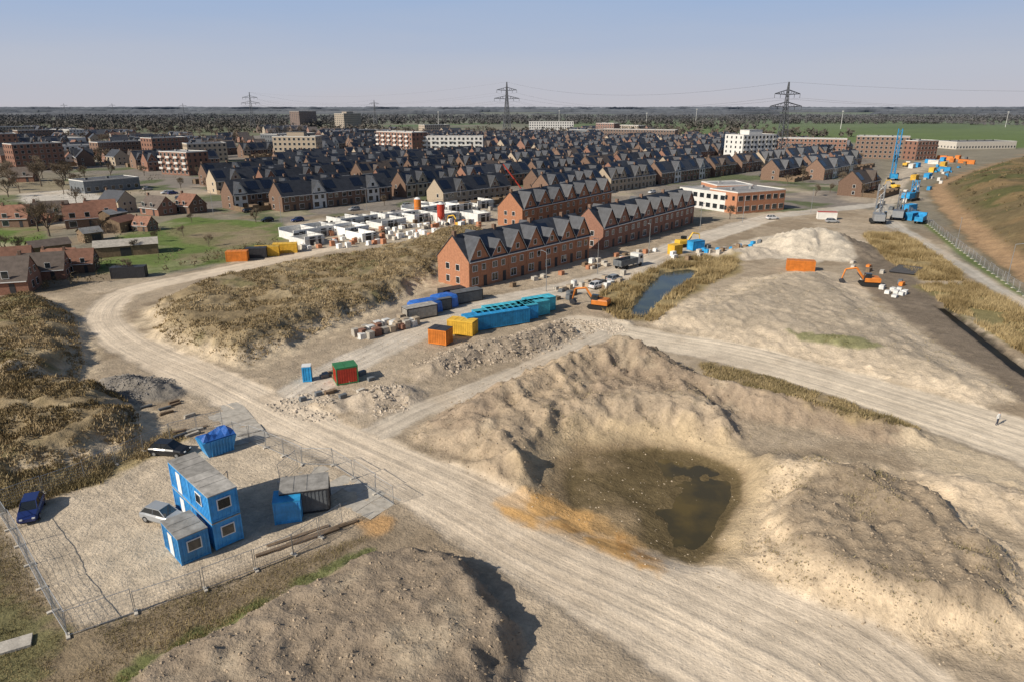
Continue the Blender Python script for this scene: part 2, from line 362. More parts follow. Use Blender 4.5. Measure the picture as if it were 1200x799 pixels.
# compound and verge lower left
paint([(0,612),(60,588),(200,522),(330,500),(460,590),(330,650),(90,742)],(.55,.455,.34),1.5,.6,.95)
paint([(-150,640),(0,615),(85,748),(330,655),(440,625),(330,700),(150,799),(60,900),(-300,900)],(.24,.185,.12),1.5,.8,.95)
paint([(-100,690),(0,640),(40,735),(60,780),(-60,900)],(.15,.15,.06),1.5,1.4,.7)
paint([(120,812),(175,770),(280,712),(370,668),(438,640),(440,650),(370,682),(280,730),(190,785),(150,830)],(.12,.15,.045),1,1,.75)
paint([(-50,585),(0,570),(120,545),(200,505),(215,515),(120,565),(0,600)],(.36,.28,.14),1.5,.8,.9)
# roads
rmc=rm*.95
col=col*(1-rmc[:,None])+RC*rmc[:,None]
lay((.55,.445,.33),rm*ss(fbm(X*.07,Y*.07,4,45)*2.5)*.5)
lay((.46,.37,.27),rm*ss(fbm(X*.11,Y*.11,4,44)*3-1.1)*.5)
edgeb=rm*(1-rm)*4*(Y<200);lay((.31,.24,.165),edgeb*ss(fbm(X*.2,Y*.2,3,47)*2+.7)*.55)
paint([(405,612),(450,596),(480,606),(440,632)],(.52,.31,.14),1.5,.8,.9)
OR=[(582,590),(640,566),(705,596),(778,646),(772,676),(700,645),(610,612)]
d=sdpoly(X,Y,GP(OR),20);d=np.where(d<-50,-99,d+nn*.7)
lay((.62,.37,.15),ss(d/1.2+.5)*(.45+.55*ss(fbm(X*.35,Y*.35,3,140)*3+.6)));lay((.52,.28,.10),ss(d/1.2+.2)*ss(fbm(X*.6,Y*.3,3,141)*4-.8)*.8)
col*= (1+.13*n2+.10*n3+.08*n1)[:,None]
me=bpy.data.meshes.new('ground');nx=len(xs);ny=len(ys)
me.vertices.add(X.size);me.vertices.foreach_set('co',np.stack([X,Y,Z],1).ravel())
i=np.arange(nx-1)[None,:]+nx*np.arange(ny-1)[:,None];q=np.stack([i,i+1,i+nx+1,i+nx],-1).reshape(-1,4)
me.loops.add(q.size);me.loops.foreach_set('vertex_index',q.ravel().astype(np.int32))
me.polygons.add(len(q));me.polygons.foreach_set('loop_start',(np.arange(len(q))*4).astype(np.int32))
me.polygons.foreach_set('use_smooth',np.ones(len(q),bool))
me.update(calc_edges=True)
ca=me.attributes.new('col','FLOAT_COLOR','POINT');ca.data.foreach_set('color',np.concatenate([np.clip(col,.01,.9),np.ones((X.size,1))],1).ravel())
ra=me.attributes.new('ruv','FLOAT_VECTOR','POINT');ra.data.foreach_set('vector',np.stack([RS,RT,rm],1).ravel())
m,N,L,b=newmat('ground_soil')
def nz(sc,det=8,vec=None,ro=.65):
    n=N.new('ShaderNodeTexNoise');n.inputs['Scale'].default_value=sc;n.inputs['Detail'].default_value=det;n.inputs['Roughness'].default_value=ro
    L.new(vec,n.inputs['Vector']);return n.outputs['Fac']
def mth(op,a,b_):
    n=N.new('ShaderNodeMath');n.operation=op
    for k,v in enumerate((a,b_)):
        if isinstance(v,(int,float)):n.inputs[k].default_value=v
        else:L.new(v,n.inputs[k])
    return n.outputs[0]
geo=N.new('ShaderNodeNewGeometry').outputs['Position']
a=N.new('ShaderNodeAttribute');a.attribute_name='col'
r=N.new('ShaderNodeAttribute');r.attribute_name='ruv';sx=N.new('ShaderNodeSeparateXYZ');L.new(r.outputs['Vector'],sx.inputs[0])
cb=N.new('ShaderNodeCombineXYZ');L.new(mth('MULTIPLY',sx.outputs[0],.02),cb.inputs[0]);L.new(mth('MULTIPLY',sx.outputs[1],1.2),cb.inputs[1])
trk=nz(1.0,3,cb.outputs[0],.55); trk=mth('MULTIPLY',mth('SUBTRACT',trk,.5),sx.outputs[2])
def dirn(ang,sc):
    mp=N.new('ShaderNodeMapping');mp.inputs['Rotation'].default_value=(0,0,ang);L.new(geo,mp.inputs[0])
    m2=N.new('ShaderNodeMapping');m2.inputs['Scale'].default_value=(.03,sc,0);L.new(mp.outputs[0],m2.inputs[0]);return nz(1.0,3,m2.outputs[0],.6)
dt=mth('SUBTRACT',mth('MULTIPLY',dirn(.62,1.3),dirn(-.75,1.1)),.25)
f0=nz(.09,3,geo);f1=nz(.5,5,geo);f2=nz(3.0,4,geo,.7)
# calmer surface on the driven lanes
calm=mth('SUBTRACT',1.0,mth('MULTIPLY',sx.outputs[2],.5))
vo=N.new('ShaderNodeTexVoronoi');vo.inputs['Scale'].default_value=2.2;L.new(geo,vo.inputs['Vector'])
st=mth('LESS_THAN',vo.outputs['Distance'],.12)
fac=mth('ADD',1.0,mth('MULTIPLY',mth('MULTIPLY',mth('SUBTRACT',f1,.5),.7),calm))
fac=mth('ADD',fac,mth('MULTIPLY',mth('SUBTRACT',f0,.5),.5))
fac=mth('ADD',fac,mth('MULTIPLY',mth('MULTIPLY',mth('SUBTRACT',f2,.5),.8),calm))
fac=mth('ADD',fac,mth('MULTIPLY',trk,.85))
fac=mth('ADD',fac,mth('MULTIPLY',mth('MULTIPLY',dt,.7),calm))
fac=mth('ADD',fac,mth('MULTIPLY',st,-.12))
vm=N.new('ShaderNodeVectorMath');vm.operation='SCALE';L.new(a.outputs['Color'],vm.inputs[0]);L.new(fac,vm.inputs['Scale']);L.new(haze_mix(N,L,vm.outputs[0],(.19,.21,.20,1)),b.inputs['Base Color'])
b.inputs['Roughness'].default_value=.95;b.inputs['Specular IOR Level'].default_value=.1
bu=N.new('ShaderNodeBump');bu.inputs['Strength'].default_value=.65;bu.inputs['Distance'].default_value=.35
L.new(mth('ADD',mth('MULTIPLY',mth('ADD',f1,mth('MULTIPLY',f2,.8)),calm),mth('ADD',mth('MULTIPLY',mth('MULTIPLY',dt,.5),calm),mth('MULTIPLY',trk,.6))),bu.inputs['Height']);L.new(bu.outputs[0],b.inputs['Normal'])
me.materials.append(m);link(bpy.data.objects.new('ground',me))
# water
def water(name,poly,z,c,rough=.06,ext=1.12,spec=.5):
    m,N,L,b=newmat(name+'_surface');b.inputs['Roughness'].default_value=rough;b.inputs['Specular IOR Level'].default_value=spec
    no=N.new('ShaderNodeTexNoise');no.inputs['Scale'].default_value=1.2;g=N.new('ShaderNodeNewGeometry');L.new(g.outputs['Position'],no.inputs['Vector'])
    bb=N.new('ShaderNodeBump');bb.inputs['Strength'].default_value=.05;L.new(no.outputs['Fac'],bb.inputs['Height']);L.new(bb.outputs[0],b.inputs['Normal'])
    no2=N.new('ShaderNodeTexNoise');no2.inputs['Scale'].default_value=.25;no2.inputs['Detail'].default_value=7;L.new(g.outputs['Position'],no2.inputs['Vector'])
    cr=N.new('ShaderNodeValToRGB');cr.color_ramp.elements[0].position=.4;cr.color_ramp.elements[1].position=.62
    cr.color_ramp.elements[0].color=(*c,1);cr.color_ramp.elements[1].color=(c[0]*2.0,c[1]*1.8,c[2]*1.3,1);L.new(no2.outputs['Fac'],cr.inputs[0]);L.new(cr.outputs[0],b.inputs['Base Color'])
    c0=np.mean(np.array(poly),0);mb=MB();mb.face([(c0[0]+(p[0]-c0[0])*ext,c0[1]+(p[1]-c0[1])*ext,z) for p in poly]);single(name,mb,[m])
water('pit_water',PIT,-1.60,(.055,.043,.017));water('pond_water',POND,-.50,(.035,.045,.045),.12,ext=1.25);water('ditch_water',DITCH,-.72,(.010,.010,.009),.5,1.0,.15)
# ---------------------------------------------------------------- buildings
def window(fr,gl,x0,x1,y,z0,z1,sg=-1,detail=False):
    o=.05*sg
    ya,yb=sorted((y,y+o*1.0)); 
    if detail:
        t=.09
        for q in((x0,x1,z0,z0+t),(x0,x1,z1-t,z1),(x0,x0+t,z0+t,z1-t),(x1-t,x1,z0+t,z1-t)): fr.box(q[0],q[1],ya,yb,q[2],q[3])
        if x1-x0>1.3: fr.box((x0+x1)/2-.04,(x0+x1)/2+.04,ya,yb,z0+t,z1-t)
        ya,yb=sorted((y,y+o*.4));gl.box(x0+t,x1-t,ya,yb,z0+t,z1-t)
    else:
        fr.box(x0-.08,x1+.08,ya,yb,z0-.1,z1+.08);ya,yb=sorted((y+o,y+o*1.5));gl.box(x0,x1,ya,yb,z0,z1)
def terrace(n,uw,D,ze,zr,gabs,detail=False,solar=1,yard=True,gabmat=1):
    W=MB();RF=MB();FR=MB();GL=MB();SO=MB();YD=MB();DR=MB();Lx=n*uw;ov=.35;k=(zr-ze)/(D/2)
    W.face([(0,0,0),(Lx,0,0),(Lx,0,ze),(0,0,ze)]);W.face([(Lx,D,0),(0,D,0),(0,D,ze),(Lx,D,ze)])
    W.face([(0,D,0),(0,0,0),(0,0,ze),(0,D/2,zr),(0,D,ze)]);W.face([(Lx,0,0),(Lx,D,0),(Lx,D,ze),(Lx,D/2,zr),(Lx,0,ze)])
    e=.12;th=.16
    for sgn in(0,1):
        y0=-ov if sgn==0 else D+ov; z0=ze-ov*k+e;a=[(-.15,y0,z0),(Lx+.15,y0,z0),(Lx+.15,D/2,zr+e),(-.15,D/2,zr+e)]
        lo=[(p[0],p[1],p[2]-th) for p in a]
        RF.face(a if sgn==0 else a[::-1]);RF.face(lo[::-1] if sgn==0 else lo)
        RF.face([lo[0],lo[1],a[1],a[0]]);RF.face([lo[1],lo[2],a[2],a[1]]);RF.face([lo[3],lo[0],a[0],a[3]])
        FR.box(0,Lx,(y0-.1) if sgn==0 else y0,y0 if sgn==0 else y0+.1,z0-.22,z0-.05)
    def cg(xc,w,zg,side):
        f=lambda y:(y if side<0 else D-y)
        ym=D/2*(zg-ze)/(zr-ze)
        W.face([(xc-w/2,f(-.06),0),(xc+w/2,f(-.06),0),(xc+w/2,f(-.06),ze),(xc,f(-.06),zg),(xc-w/2,f(-.06),ze)],1)
        for s in(-1,1):
            W.face([(xc+s*w/2,f(-.06),0),(xc+s*w/2,f(0),0),(xc+s*w/2,f(0),ze),(xc+s*w/2,f(-.06),ze)],1)
            RF.face([(xc,f(-.35),zg+e+.05),(xc+s*(w/2+.25),f(-.35),ze-.25*(zg-ze)/(w/2)+e+.05),(xc+s*(w/2+.1),f(.3),ze+e),(xc,f(ym+.1),zg+e+.05)])
            A=(xc,f(-.37),zg+e+.1);B=(xc+s*(w/2+.25),f(-.37),ze-.25*(zg-ze)/(w/2)+e+.1)
            FR.face([A,B,(B[0],B[1],B[2]-.16),(A[0],A[1],A[2]-.16)])
        yf=f(-.06);window(FR,GL,xc-.55,xc+.55,yf,ze+.5,ze+1.75,side,detail)
    ucx=[(i+.5)*uw for i in range(n)]
    for i,xc in enumerate(ucx):
        g=gabs[i%len(gabs)]
        if g=='G' : cg(xc,uw*.96,zr-.25,-1)
        if g=='g' : cg(xc,uw*.8,ze+uw*.55,-1)
        if i%3==1: cg(xc,uw*.85,zr-.5,1)
        for side in(-1,1):
            y=(0 if side<0 else D)
            if (side<0 and g in'Gg') or (side>0 and i%3==1): y+=.06*side
            window(FR,GL,xc-uw*.38,xc-uw*.38+1.9,y,.6,2.3,side,detail)
            DR.box(xc+uw*.2,xc+uw*.2+1.0,min(y,y+.04*side),max(y,y+.04*side),.02,2.25)
            window(FR,GL,xc-uw*.34,xc-uw*.34+1.5,y,3.4,4.8,side,detail)
            window(FR,GL,xc+uw*.12,xc+uw*.12+1.2,y,3.4,4.8,side,detail)
        if solar and (i*7+n)%3!=0:
            for side in(0,1):
                if side==0 and g=='G': continue
                if side==1 and i%3==1: continue
                x0=xc-uw*.36;x1=xc+uw*.36;ya=.9;yb=D/2-.9
                f=(lambda y:y) if side==0 else (lambda y:D-y)
                SO.face([(x0,f(ya),ze+ya*k+e+.09),(x1,f(ya),ze+ya*k+e+.09),(x1,f(yb),ze+yb*k+e+.09),(x0,f(yb),ze+yb*k+e+.09)])
        if i%2==0: W.box(xc-uw/2+.2,xc-uw/2+.9,D/2-.4,D/2+.4,zr-.6,zr+.9,2)
        if yard:
            YD.box(xc+uw*.5-.04,xc+uw*.5+.04,D,D+8,0,1.8);YD.box(xc-uw*.45,xc-uw*.45+2.4,D+5,D+8,0,2.3)
    if yard: YD.box(0,Lx,D+8,D+8.1,0,1.8)
    for xe,s in((0,-1),(Lx,1)):
        for yy in(D*.3,D*.62):
            for za,zb in((3.5,4.7),(.8,2.1)):
                if yard and yy<D*.5: continue
                FR.box(min(xe,xe+s*.03),max(xe,xe+s*.03),yy-.08,yy+1.08,za-.08,zb+.08);GL.box(min(xe+s*.03,xe+s*.06),max(xe+s*.03,xe+s*.06),yy,yy+1.0,za,zb)
    P=dict(W=W,RF=RF,FR=FR,GL=GL,SO=SO,YD=YD,DR=DR);return P
def tparts(P,wall,wall2,roof,yard=True):
    o=[('walls',P['W'],[wall,wall2,BRICKD]),('roof',P['RF'],[roof]),('window_frames',P['FR'],[WHITE]),('window_glass',P['GL'],[GLASS]),('solar_panels',P['SO'],[SOLAR]),('doors',P['DR'],[DARK])]
    if yard:o.append(('garden_sheds_and_fences',P['YD'],[WOOD]))
    return [q for q in o if q[1].v]
OCC=[]
def occ(a,L,r,D=12,pad=6):
    for t in np.linspace(0,L,max(2,int(L/8))):
        OCC.append((a[0]+math.cos(r)*t-math.sin(r)*D/2,a[1]+math.sin(r)*t+math.cos(r)*D/2,D/2+pad))
for p1,p2,n,pat,w in[((550,340),(690,303),7,'GgGGgGG',BRICK),((706,294),(812,262),8,'GGgGGgGG',BRICKR),((612,268),(716,243),7,'gGGgGGg',BRICK)]:
    a_,L_,r_=edge(p1,p2);P=terrace(n,L_/n,9.5,5.9,10.6,pat,True,1,False)
    group('brick_terraced_houses',tparts(P,w,w,SLATE,False),(a_[0],a_[1],0),r_);occ(a_,L_,r_)
def block(name,p1,p2,D,st,wall,roof=FLATR,sh=3.0,balc=False,ww=1.5,pent=False,z=0):
    a_,L_,r_=edge(p1,p2)
    parts=blockparts(L_,D,st,wall,roof,sh,balc,ww,pent)
    occ(a_,L_,r_,D);return group(name,parts,(a_[0],a_[1],z),r_)
def blockparts(L_,D,st,wall,roof,sh=3.0,balc=False,ww=1.5,pent=False):
    W=MB();RF=MB();FR=MB();GL=MB();BA=MB();h=st*sh
    W.box(0,L_,0,D,0,h);RF.box(.25,L_-.25,.25,D-.25,h+.005,h+.12)
    for q in((0,L_,0,.25),(0,L_,D-.25,D),(0,.25,.25,D-.25),(L_-.25,L_,.25,D-.25)): FR.box(q[0],q[1],q[2],q[3],h,h+.4)
    for s in range(st):
        z0=s*sh+.9
        n=max(2,int(L_/3))
        for i in range(n):
            x=(i+.5)*L_/n
            for y,sg in((0,-1),(D,1)): window(FR,GL,x-ww/2,x+ww/2,y,z0,z0+1.6,sg)
            if balc and i%2==0 and s>0: BA.box(x-1.4,x+1.4,-1.3,-.1,s*sh-.1,s*sh+.05);BA.box(x-1.4,x+1.4,-1.3,-1.22,s*sh+.05,s*sh+1.05)
        n=max(2,int(D/3.5))
        for i in range(n):
            y=(i+.5)*D/n
            GL.box(-.05,-.005,y-.6,y+.6,z0,z0+1.5);GL.box(L_+.005,L_+.05,y-.6,y+.6,z0,z0+1.5)
    if pent: W.box(L_*.3,L_*.7,D*.25,D*.75,h+.12,h+3);RF.box(L_*.3-.2,L_*.7+.2,D*.25-.2,D*.75+.2,h+3,h+3.2)
    for i in range(int(L_/9)): RF.box(4+i*9,5+i*9,D*.5,D*.5+1,h+.12,h+1)
    o=[('walls',W,[wall]),('roof',RF,[roof]),('trim',FR,[RENDERW]),('window_glass',GL,[GLASS])]
    if BA.v:o.append(('balconies',BA,[RENDERW]))
    return o
block('school_building',(862,252),(918,247),14,2,BRICK,FLATR,3.6,ww=2)
block('school_building',(795,241),(858,251),14,2,RENDERW,FLATR,3.2,ww=2)
block('school_building',(838,243),(880,242),14,2,BRICK,FLATR,3.8,ww=2)
block('apartment_building',(486,187),(566,187),14,5,RENDERW,FLATR,3,True)
block('apartment_building',(443,185),(484,188),14,6,BRICKR,FLATR,3,True)
block('apartment_building',(322,190),(372,190),16,5,BRICKB,FLATD,3.2,pent=True)
block('apartment_building',(868,194),(906,192),16,6,RENDERW,FLATR,3,True,pent=True)
block('apartment_building',(352,152),(372,151),18,9,BRICKD,FLATD,3)
block('apartment_building',(404,153),(424,152),18,8,BRICKB,FLATD,3,pent=True)
block('apartment_building',(190,205),(222,207),14,4,BRICKR,FLATR,3,True)
block('apartment_building',(222,192),(268,190),14,4,BRICKB,FLATD,3)
block('brick_office_building',(1000,186),(1062,188),18,5,BRICKD,FLATD,3.0)
block('brick_office_building',(1072,189),(1096,188),18,4,BRICKR,FLATD,3.2)
block('apartment_building',(910,182),(990,184),16,4,BRICKR,FLATR,3)
block('apartment_building',(620,158),(672,158),14,5,RENDERW,FLATR,3.1)
block('apartment_building',(702,166),(790,168),14,4,BRICKD,FLATR,3)
block('warehouse',(100,228),(165,222),14,1,GRAYC,FLATD,5)
block('warehouse',(20,172),(70,173),30,1,RENDERW,FLATR,7)
block('warehouse',(70,180),(130,182),30,1,GRAYC,FLATR,7)
block('warehouse',(1120,176),(1190,175),25,1,CONC,FLATD,6)
kits=[]
for n,pat,w,w2,rf in[(6,'G.gG',BRICKD,BRICKD,SLATE),(7,'.G.',BRICKR,BRICKB,SLATE),(5,'gG.',BRICKD,BRICKB,SLATE),(8,'..G.',BRICKD,RENDERW,SLATE),(6,'GG.',BRICKB,BRICKB,SLATE),(4,'.g.',BRICKD,BRICK,TILEB),(7,'G..G',BRICKR,BRICKR,SLATE),(3,'g.G',BRICKD,BRICKD,SLATE)]:
    P=terrace(n,6.0,9.5,5.6,10.2,pat);kits.append((Kit('brick_terraced_houses',tparts(P,w,w2,rf)),n*6.0))
A0=G(345,262);ad=np.array([.69,.724]);bd=np.array([.724,-.69])
ESTZ=GP([(158,218),(185,232),(345,268),(380,258),(395,250),(535,244),(560,232),(605,236),(720,240),(780,226),(830,214),(925,218),(955,238),(1010,236),(1020,192),(1000,176),(860,166),(560,163),(380,168),(250,190),(170,200)])
def inpoly(x,y,p): return sdpoly(np.array([x]),np.array([y]),p,5)[0]
def free(x,y,r=4): return all((x-a)**2+(y-b_)**2>(c+r)**2 for a,b_,c in OCC)
ra_=math.atan2(ad[1],ad[0])
for kb in range(-22,26):
    o=A0+bd*(kb*25+random.uniform(-1.5,1.5))
    t=-60+random.uniform(0,20)
    while t<760:
        kit,Lk=random.choice(kits)
        c=o+ad*(t+Lk/2);p0=o+ad*t;p9=o+ad*(t+Lk)
        if all(inpoly(*q,ESTZ)>0 for q in(p0,c,p9)) and all(free(*q) for q in(p0,c,p9)):
            if kb%2: kit.put((p0[0],p0[1],0),ra_)
            else: kit.put((p9[0],p9[1],0),ra_+math.pi)
        t+=Lk+random.choice([5,7,18])
def cottage(name,L_,D,ze,zr,wall,roof):
    P=terrace(1,L_,D,ze,zr,'.',False,0,False);return Kit(name,tparts(P,wall,wall,roof,False))
cots=[cottage('brick_house',9,8,3.2,7.2,BRICKD,TILER),cottage('brick_house',11,8,3,7,BRICKR,TILEB),cottage('brick_house',12,9,5.6,9.5,BRICKB,SLATE),cottage('white_house',10,8,3.4,7.4,RENDERW,TILER),cottage('brick_house',16,9,5.6,9.8,BRICKD,SLATE),cottage('brick_house',12,9,5.6,9.8,BRICKR,TILEB)]
for px,py,k,r_,s_ in[(78,270,0,.6,1),(102,262,3,.5,.9),(22,332,1,.35,.8),(48,322,3,.2,.7),(-12,330,0,.4,.9),(155,272,0,-.2,.6),(150,190,1,.2,1),(118,250,2,-.4,.8),(165,252,1,-.5,.9),(74,322,0,.3,.7),(-40,350,1,.3,1),(10,215,1,.3,1),(205,250,0,-.5,.9),(95,190,3,.2,1),(40,262,1,.4,.9),(0,268,0,.2,.9)]:
    x,y=G(px,py);cots[k].put((x,y,0),r_,s_);OCC.append((x+4,y+4,8))
def shed(p1,p2,D,h,wall=WOOD,roof=FLATR,name='shed'):
    a_,L_,r_=edge(p1,p2);W=MB();F=MB();W.face([(0,0,0),(L_,0,0),(L_,0,h),(0,0,h)]);W.face([(L_,D,0),(0,D,0),(0,D,h),(L_,D,h)])
    W.face([(0,D,0),(0,0,0),(0,0,h),(0,D/2,h+1.2),(0,D,h)]);W.face([(L_,0,0),(L_,D,0),(L_,D,h),(L_,D/2,h+1.2),(L_,0,h)])
    F.face([(-.3,-.3,h+.02),(L_+.3,-.3,h+.02),(L_+.3,D/2,h+1.35),(-.3,D/2,h+1.35)]);F.face([(L_+.3,D+.3,h+.02),(-.3,D+.3,h+.02),(-.3,D/2,h+1.35),(L_+.3,D/2,h+1.35)])
    Dr=MB();Dr.box(L_*.4,L_*.4+2.4,-.06,-.01,0,2.2);group(name,[('walls',W,[wall]),('roof',F,[roof]),('door',Dr,[DARK])],(a_[0],a_[1],0),r_);occ(a_,L_,r_,D,2)
shed((112,304),(186,298),6,2.6,WOOD,CONC);shed((40,306),(86,300),6,3,WOOD,TILEB);shed((142,274),(165,268),6,3,WOOD,TILER)
shed((60,262),(90,256),8,3,BRICKR,TILEB,'barn');shed((-30,345),(40,338),8,3,WOOD,FLATD);shed((130,262),(150,258),5,2.5)
shed((92,318),(112,315),4,2.3,WOOD,CONC);shed((66,312),(84,309),4,2.3,WOOD,TILER);shed((100,286),(122,283),5,2.6,WOOD,FLATR)
tk=[Kit('apartment_building',blockparts(34,13,4,BRICKD,FLATD,3)),Kit('apartment_building',blockparts(40,14,4,BRICKB,FLATR,3)),Kit('apartment_building',blockparts(26,14,5,BRICKR,FLATD,3)),Kit('office_building',blockparts(45,18,3,RENDERW,FLATR,3.2)),Kit('warehouse',blockparts(50,28,2,GRAYC,FLATR,4))]
nb=0
for i in range(1600):
    y=random.uniform(420,1000);x=random.uniform(-.9,.30)*y
    if inpoly(x,y,ESTZ)>-5 or not free(x,y,5): continue
    if x>.20*y and y>740: continue
    if y>720 and fbm(np.array([x*.006]),np.array([y*.006]),3,8)[0]<-.02: continue
    if y<480 and x>-.45*y: continue
    r_=random.choice([ra_,ra_+math.pi/2,ra_+math.pi])+random.uniform(-.2,.2)
    if random.random()<.10: random.choice(tk).put((x,y,0),r_)
    elif random.random()<.35: random.choice(kits)[0].put((x,y,0),r_)
    else: random.choice(cots).put((x,y,0),r_)
    OCC.append((x,y,18 if y>600 else 14));nb+=1
    if nb>240:break
def shell(L_,D,h):
    W=MB();O=MB();t=.3
    W.box(0,L_,0,t,0,h);W.box(0,L_,D-t,D,0,h-random.choice([0,.9]));n=max(1,int(L_/5.5))
    for i in range(n+1):
        x=i*(L_-t)/n;W.box(x,x+t,t,D-t,0,h+random.choice([0,.0,-.8]))
    for i in range(n):
        x=(i+.25)*L_/n
        for y in(-.03,D+.005): O.box(x,x+1.8,y,y+.025,.1,2.3);O.box(x+2.6,x+3.5,y,y+.025,.1,2.2)
    C=MB();C.box(-.4,L_+.4,-.4,D+.4,0,.06)
    for i in range(n): 
        if random.random()<.5: C.box(i*L_/n+.8,i*L_/n+2,D*.3,D*.3+1,.06,1.1)
    S=MB();w_=-1.2
    for i in range(int(L_/2.4)+1):
        S.beam((i*2.4,w_,0),(i*2.4,w_,h+1),.04)
    for z in(1.9,h+.9): S.beam((0,w_,z),(L_,w_,z),.04)
    S.box(0,L_,w_,w_+.7,1.85,1.9)
    return W,O,C,S
wl=[(345,283,24),(372,277,20),(405,279,14),(400,268,24),(448,270,16),(452,262,24),(486,262,14),(488,254,22),(520,262,12),(526,250,20),(505,246,14),(560,262,10),(560,246,14),(425,285,8),(358,290,10)]
for px,py,L_ in wl:
    x,y=G(px,py);W,O,C,S=shell(L_*.58,8.5,random.choice([2.8,2.6,2.4]))
    group('unfinished_house',[('block_walls',W,[LIME]),('openings',O,[DARK]),('floor_slab',C,[CONC]),('scaffold',S,[STEEL])],(x,y,0),ra_)
def pallets(name,poly,n,mats,s=(1.0,1.0),zz=(.8,1.4),grid=False):
    mb=MB();P=GP(poly);c=0;xa=min(p[0] for p in P);xb=max(p[0] for p in P);ya=min(p[1] for p in P);yb=max(p[1] for p in P);k=0
    while c<n and k<n*20:
        k+=1;x=random.uniform(xa,xb);y=random.uniform(ya,yb)
        if inpoly(x,y,P)<0 or inpoly(x,y,POND)>-2: continue
        z=hz(x,y);mi=random.randrange(len(mats));h=random.uniform(*zz);r_=ra_+random.uniform(-.15,.15)
        mb.rbox(x,y,z-.1,s[0]*random.uniform(.8,1.3),s[1],.2,r_,mi);mb.rbox(x,y,z+.1,s[0]*random.uniform(.8,1.2),s[1]*.95,h,r_,mi,.04);c+=1
    return single(name,mb,mats)
pallets('block_pallets',[(345,295),(350,280),(520,262),(575,262),(560,275),(400,292)],110,[LIME,LIME,CONC,BRICK],(1.2,1.2))
pallets('block_pallets',[(380,285),(400,262),(520,240),(560,236),(580,250),(500,270)],70,[LIME,CONC,WOOD,GRAYC],(1.2,1.2))
pallets('brick_pallets',[(418,402),(415,390),(478,375),(492,380)],34,[LIME,CONC,BRICKB,BRICKR],(1.1,1.1),(.8,1.3))
pallets('building_materials',[(640,352),(650,340),(720,325),(735,322),(725,335),(668,355)],30,[CONC,LIME,WOOD,GRAYC,BRICKB],(1.2,1),(.4,1.2))
pallets('building_materials',[(560,345),(585,338),(760,290),(770,296),(650,330)],24,[CONC,BRICK,WOOD,LIME],(1.2,1),(.4,1.0))
pallets('building_materials',[(780,300),(860,285),(905,290),(860,300),(800,308)],24,[CONC,LIME,WOOD,BLUE2,GRAYC],(1.3,1),(.4,1.2))
pallets('building_materials',[(345,470),(420,470),(440,440),(380,430)],16,[CONC,WOOD,GRAYC],(1,.6),(.2,.5))
pallets('building_materials',[(165,475),(215,470),(270,505),(220,520)],14,[WOOD,CONC,GRAYC],(1.3,.4),(.05,.25))
pallets('building_materials',[(985,300),(1040,318),(1070,345),(1010,330)],8,[WOOD,CONC,ORANGE,GRAYC],(1.6,.8),(.3,.8))
pallets('concrete_blocks',[(1030,338),(1060,335),(1065,350),(1040,350)],8,[LIME,LIME],(1.3,.9),(.4,.8))
pallets('yard_materials',[(1020,262),(1040,215),(1110,190),(1140,186),(1085,240),(1062,262)],42,[CONC,YELLOW,BLUE2,GRAYC,RENDERW,WOOD],(2.6,1.4),(.6,1.6))
# ---------------------------------------------------------------- containers
def contparts(L_,w,h,body,roof,z0=0,win=True,frame=None,door=True):
    B=MB();F=MB();RF=MB();GL=MB();D=MB()
    B.box(.06,L_-.06,.06,w-.06,z0+.12,z0+h-.1)
    n=int(L_/.32)
    for i in range(1,n): 
        x=i*L_/n
        B.box(x-.06,x+.06,.02,.06,z0+.2,z0+h-.2);B.box(x-.06,x+.06,w-.06,w-.02,z0+.2,z0+h-.2)
    n=int(w/.32)
    for i in range(1,n):
        y=i*w/n;B.box(.02,.06,y-.06,y+.06,z0+.2,z0+h-.2);B.box(L_-.06,L_-.02,y-.06,y+.06,z0+.2,z0+h-.2)
    for x in(0,L_-.15):
        for y in(0,w-.15):F.box(x,x+.15,y,y+.15,z0,z0+h-.08)
    for z in(z0+.04,z0+h-.24):
        for y in(.005,w-.135):F.box(.15,L_-.15,y,y+.13,z,z+.16)
        for x in(.005,L_-.135):F.box(x,x+.13,.15,w-.15,z,z+.16)
    RF.box(-.02,L_+.02,-.02,w+.02,z0+h-.08,z0+h)
    for i in range(1,int(L_/1.2)): RF.box(i*1.2-.05,i*1.2+.05,.1,w-.1,z0+h,z0+h+.03)
    if win:
        k=max(1,int(L_/3))
        for i in range(k):
            x=(i+.5)*L_/k
            if i==0 and door:
                D.box(x-.45,x+.45,-.03,.015,z0+.2,z0+2.2);continue
            F.box(x-.62,x+.62,-.04,.015,z0+1.0,z0+2.05,1);GL.box(x-.52,x+.52,-.06,-.042,z0+1.1,z0+1.95)
        for xx,s in((L_,1),(0,-1)):
            a,b_=sorted((xx-.015*s,xx+.04*s));F.box(a,b_,w/2-.6,w/2+.6,z0+1,z0+2.05,1);a,b_=sorted((xx+.042*s,xx+.06*s));GL.box(a,b_,w/2-.5,w/2+.5,z0+1.1,z0+1.95)
    elif door:
        for y in(.2,w/2+.03): D.box(L_-.015,L_+.03,y,y+w/2-.25,z0+.25,z0+h-.3)
        for y in(.6,w-.6): D.beam((L_+.05,y,z0+.2),(L_+.05,y,z0+h-.25),.03)
    return [('body',B,[body]),('frame',F,[frame or body,WHITE]),('roof_panel',RF,[roof]),('door',D,[WHITE if win else (frame or body)])]+([('window_glass',GL,[GLASS])] if GL.v else [])
def put(name,parts,px,py,rot,z=None,dz=0):
    x,y=G(px,py);z=hz(x,y) if z is None else z
    parts=[p for p in parts if p[1].v];return group(name,parts,(x,y,max(z,-.1)+dz),rot)
hd=math.atan2(-.70,.71)
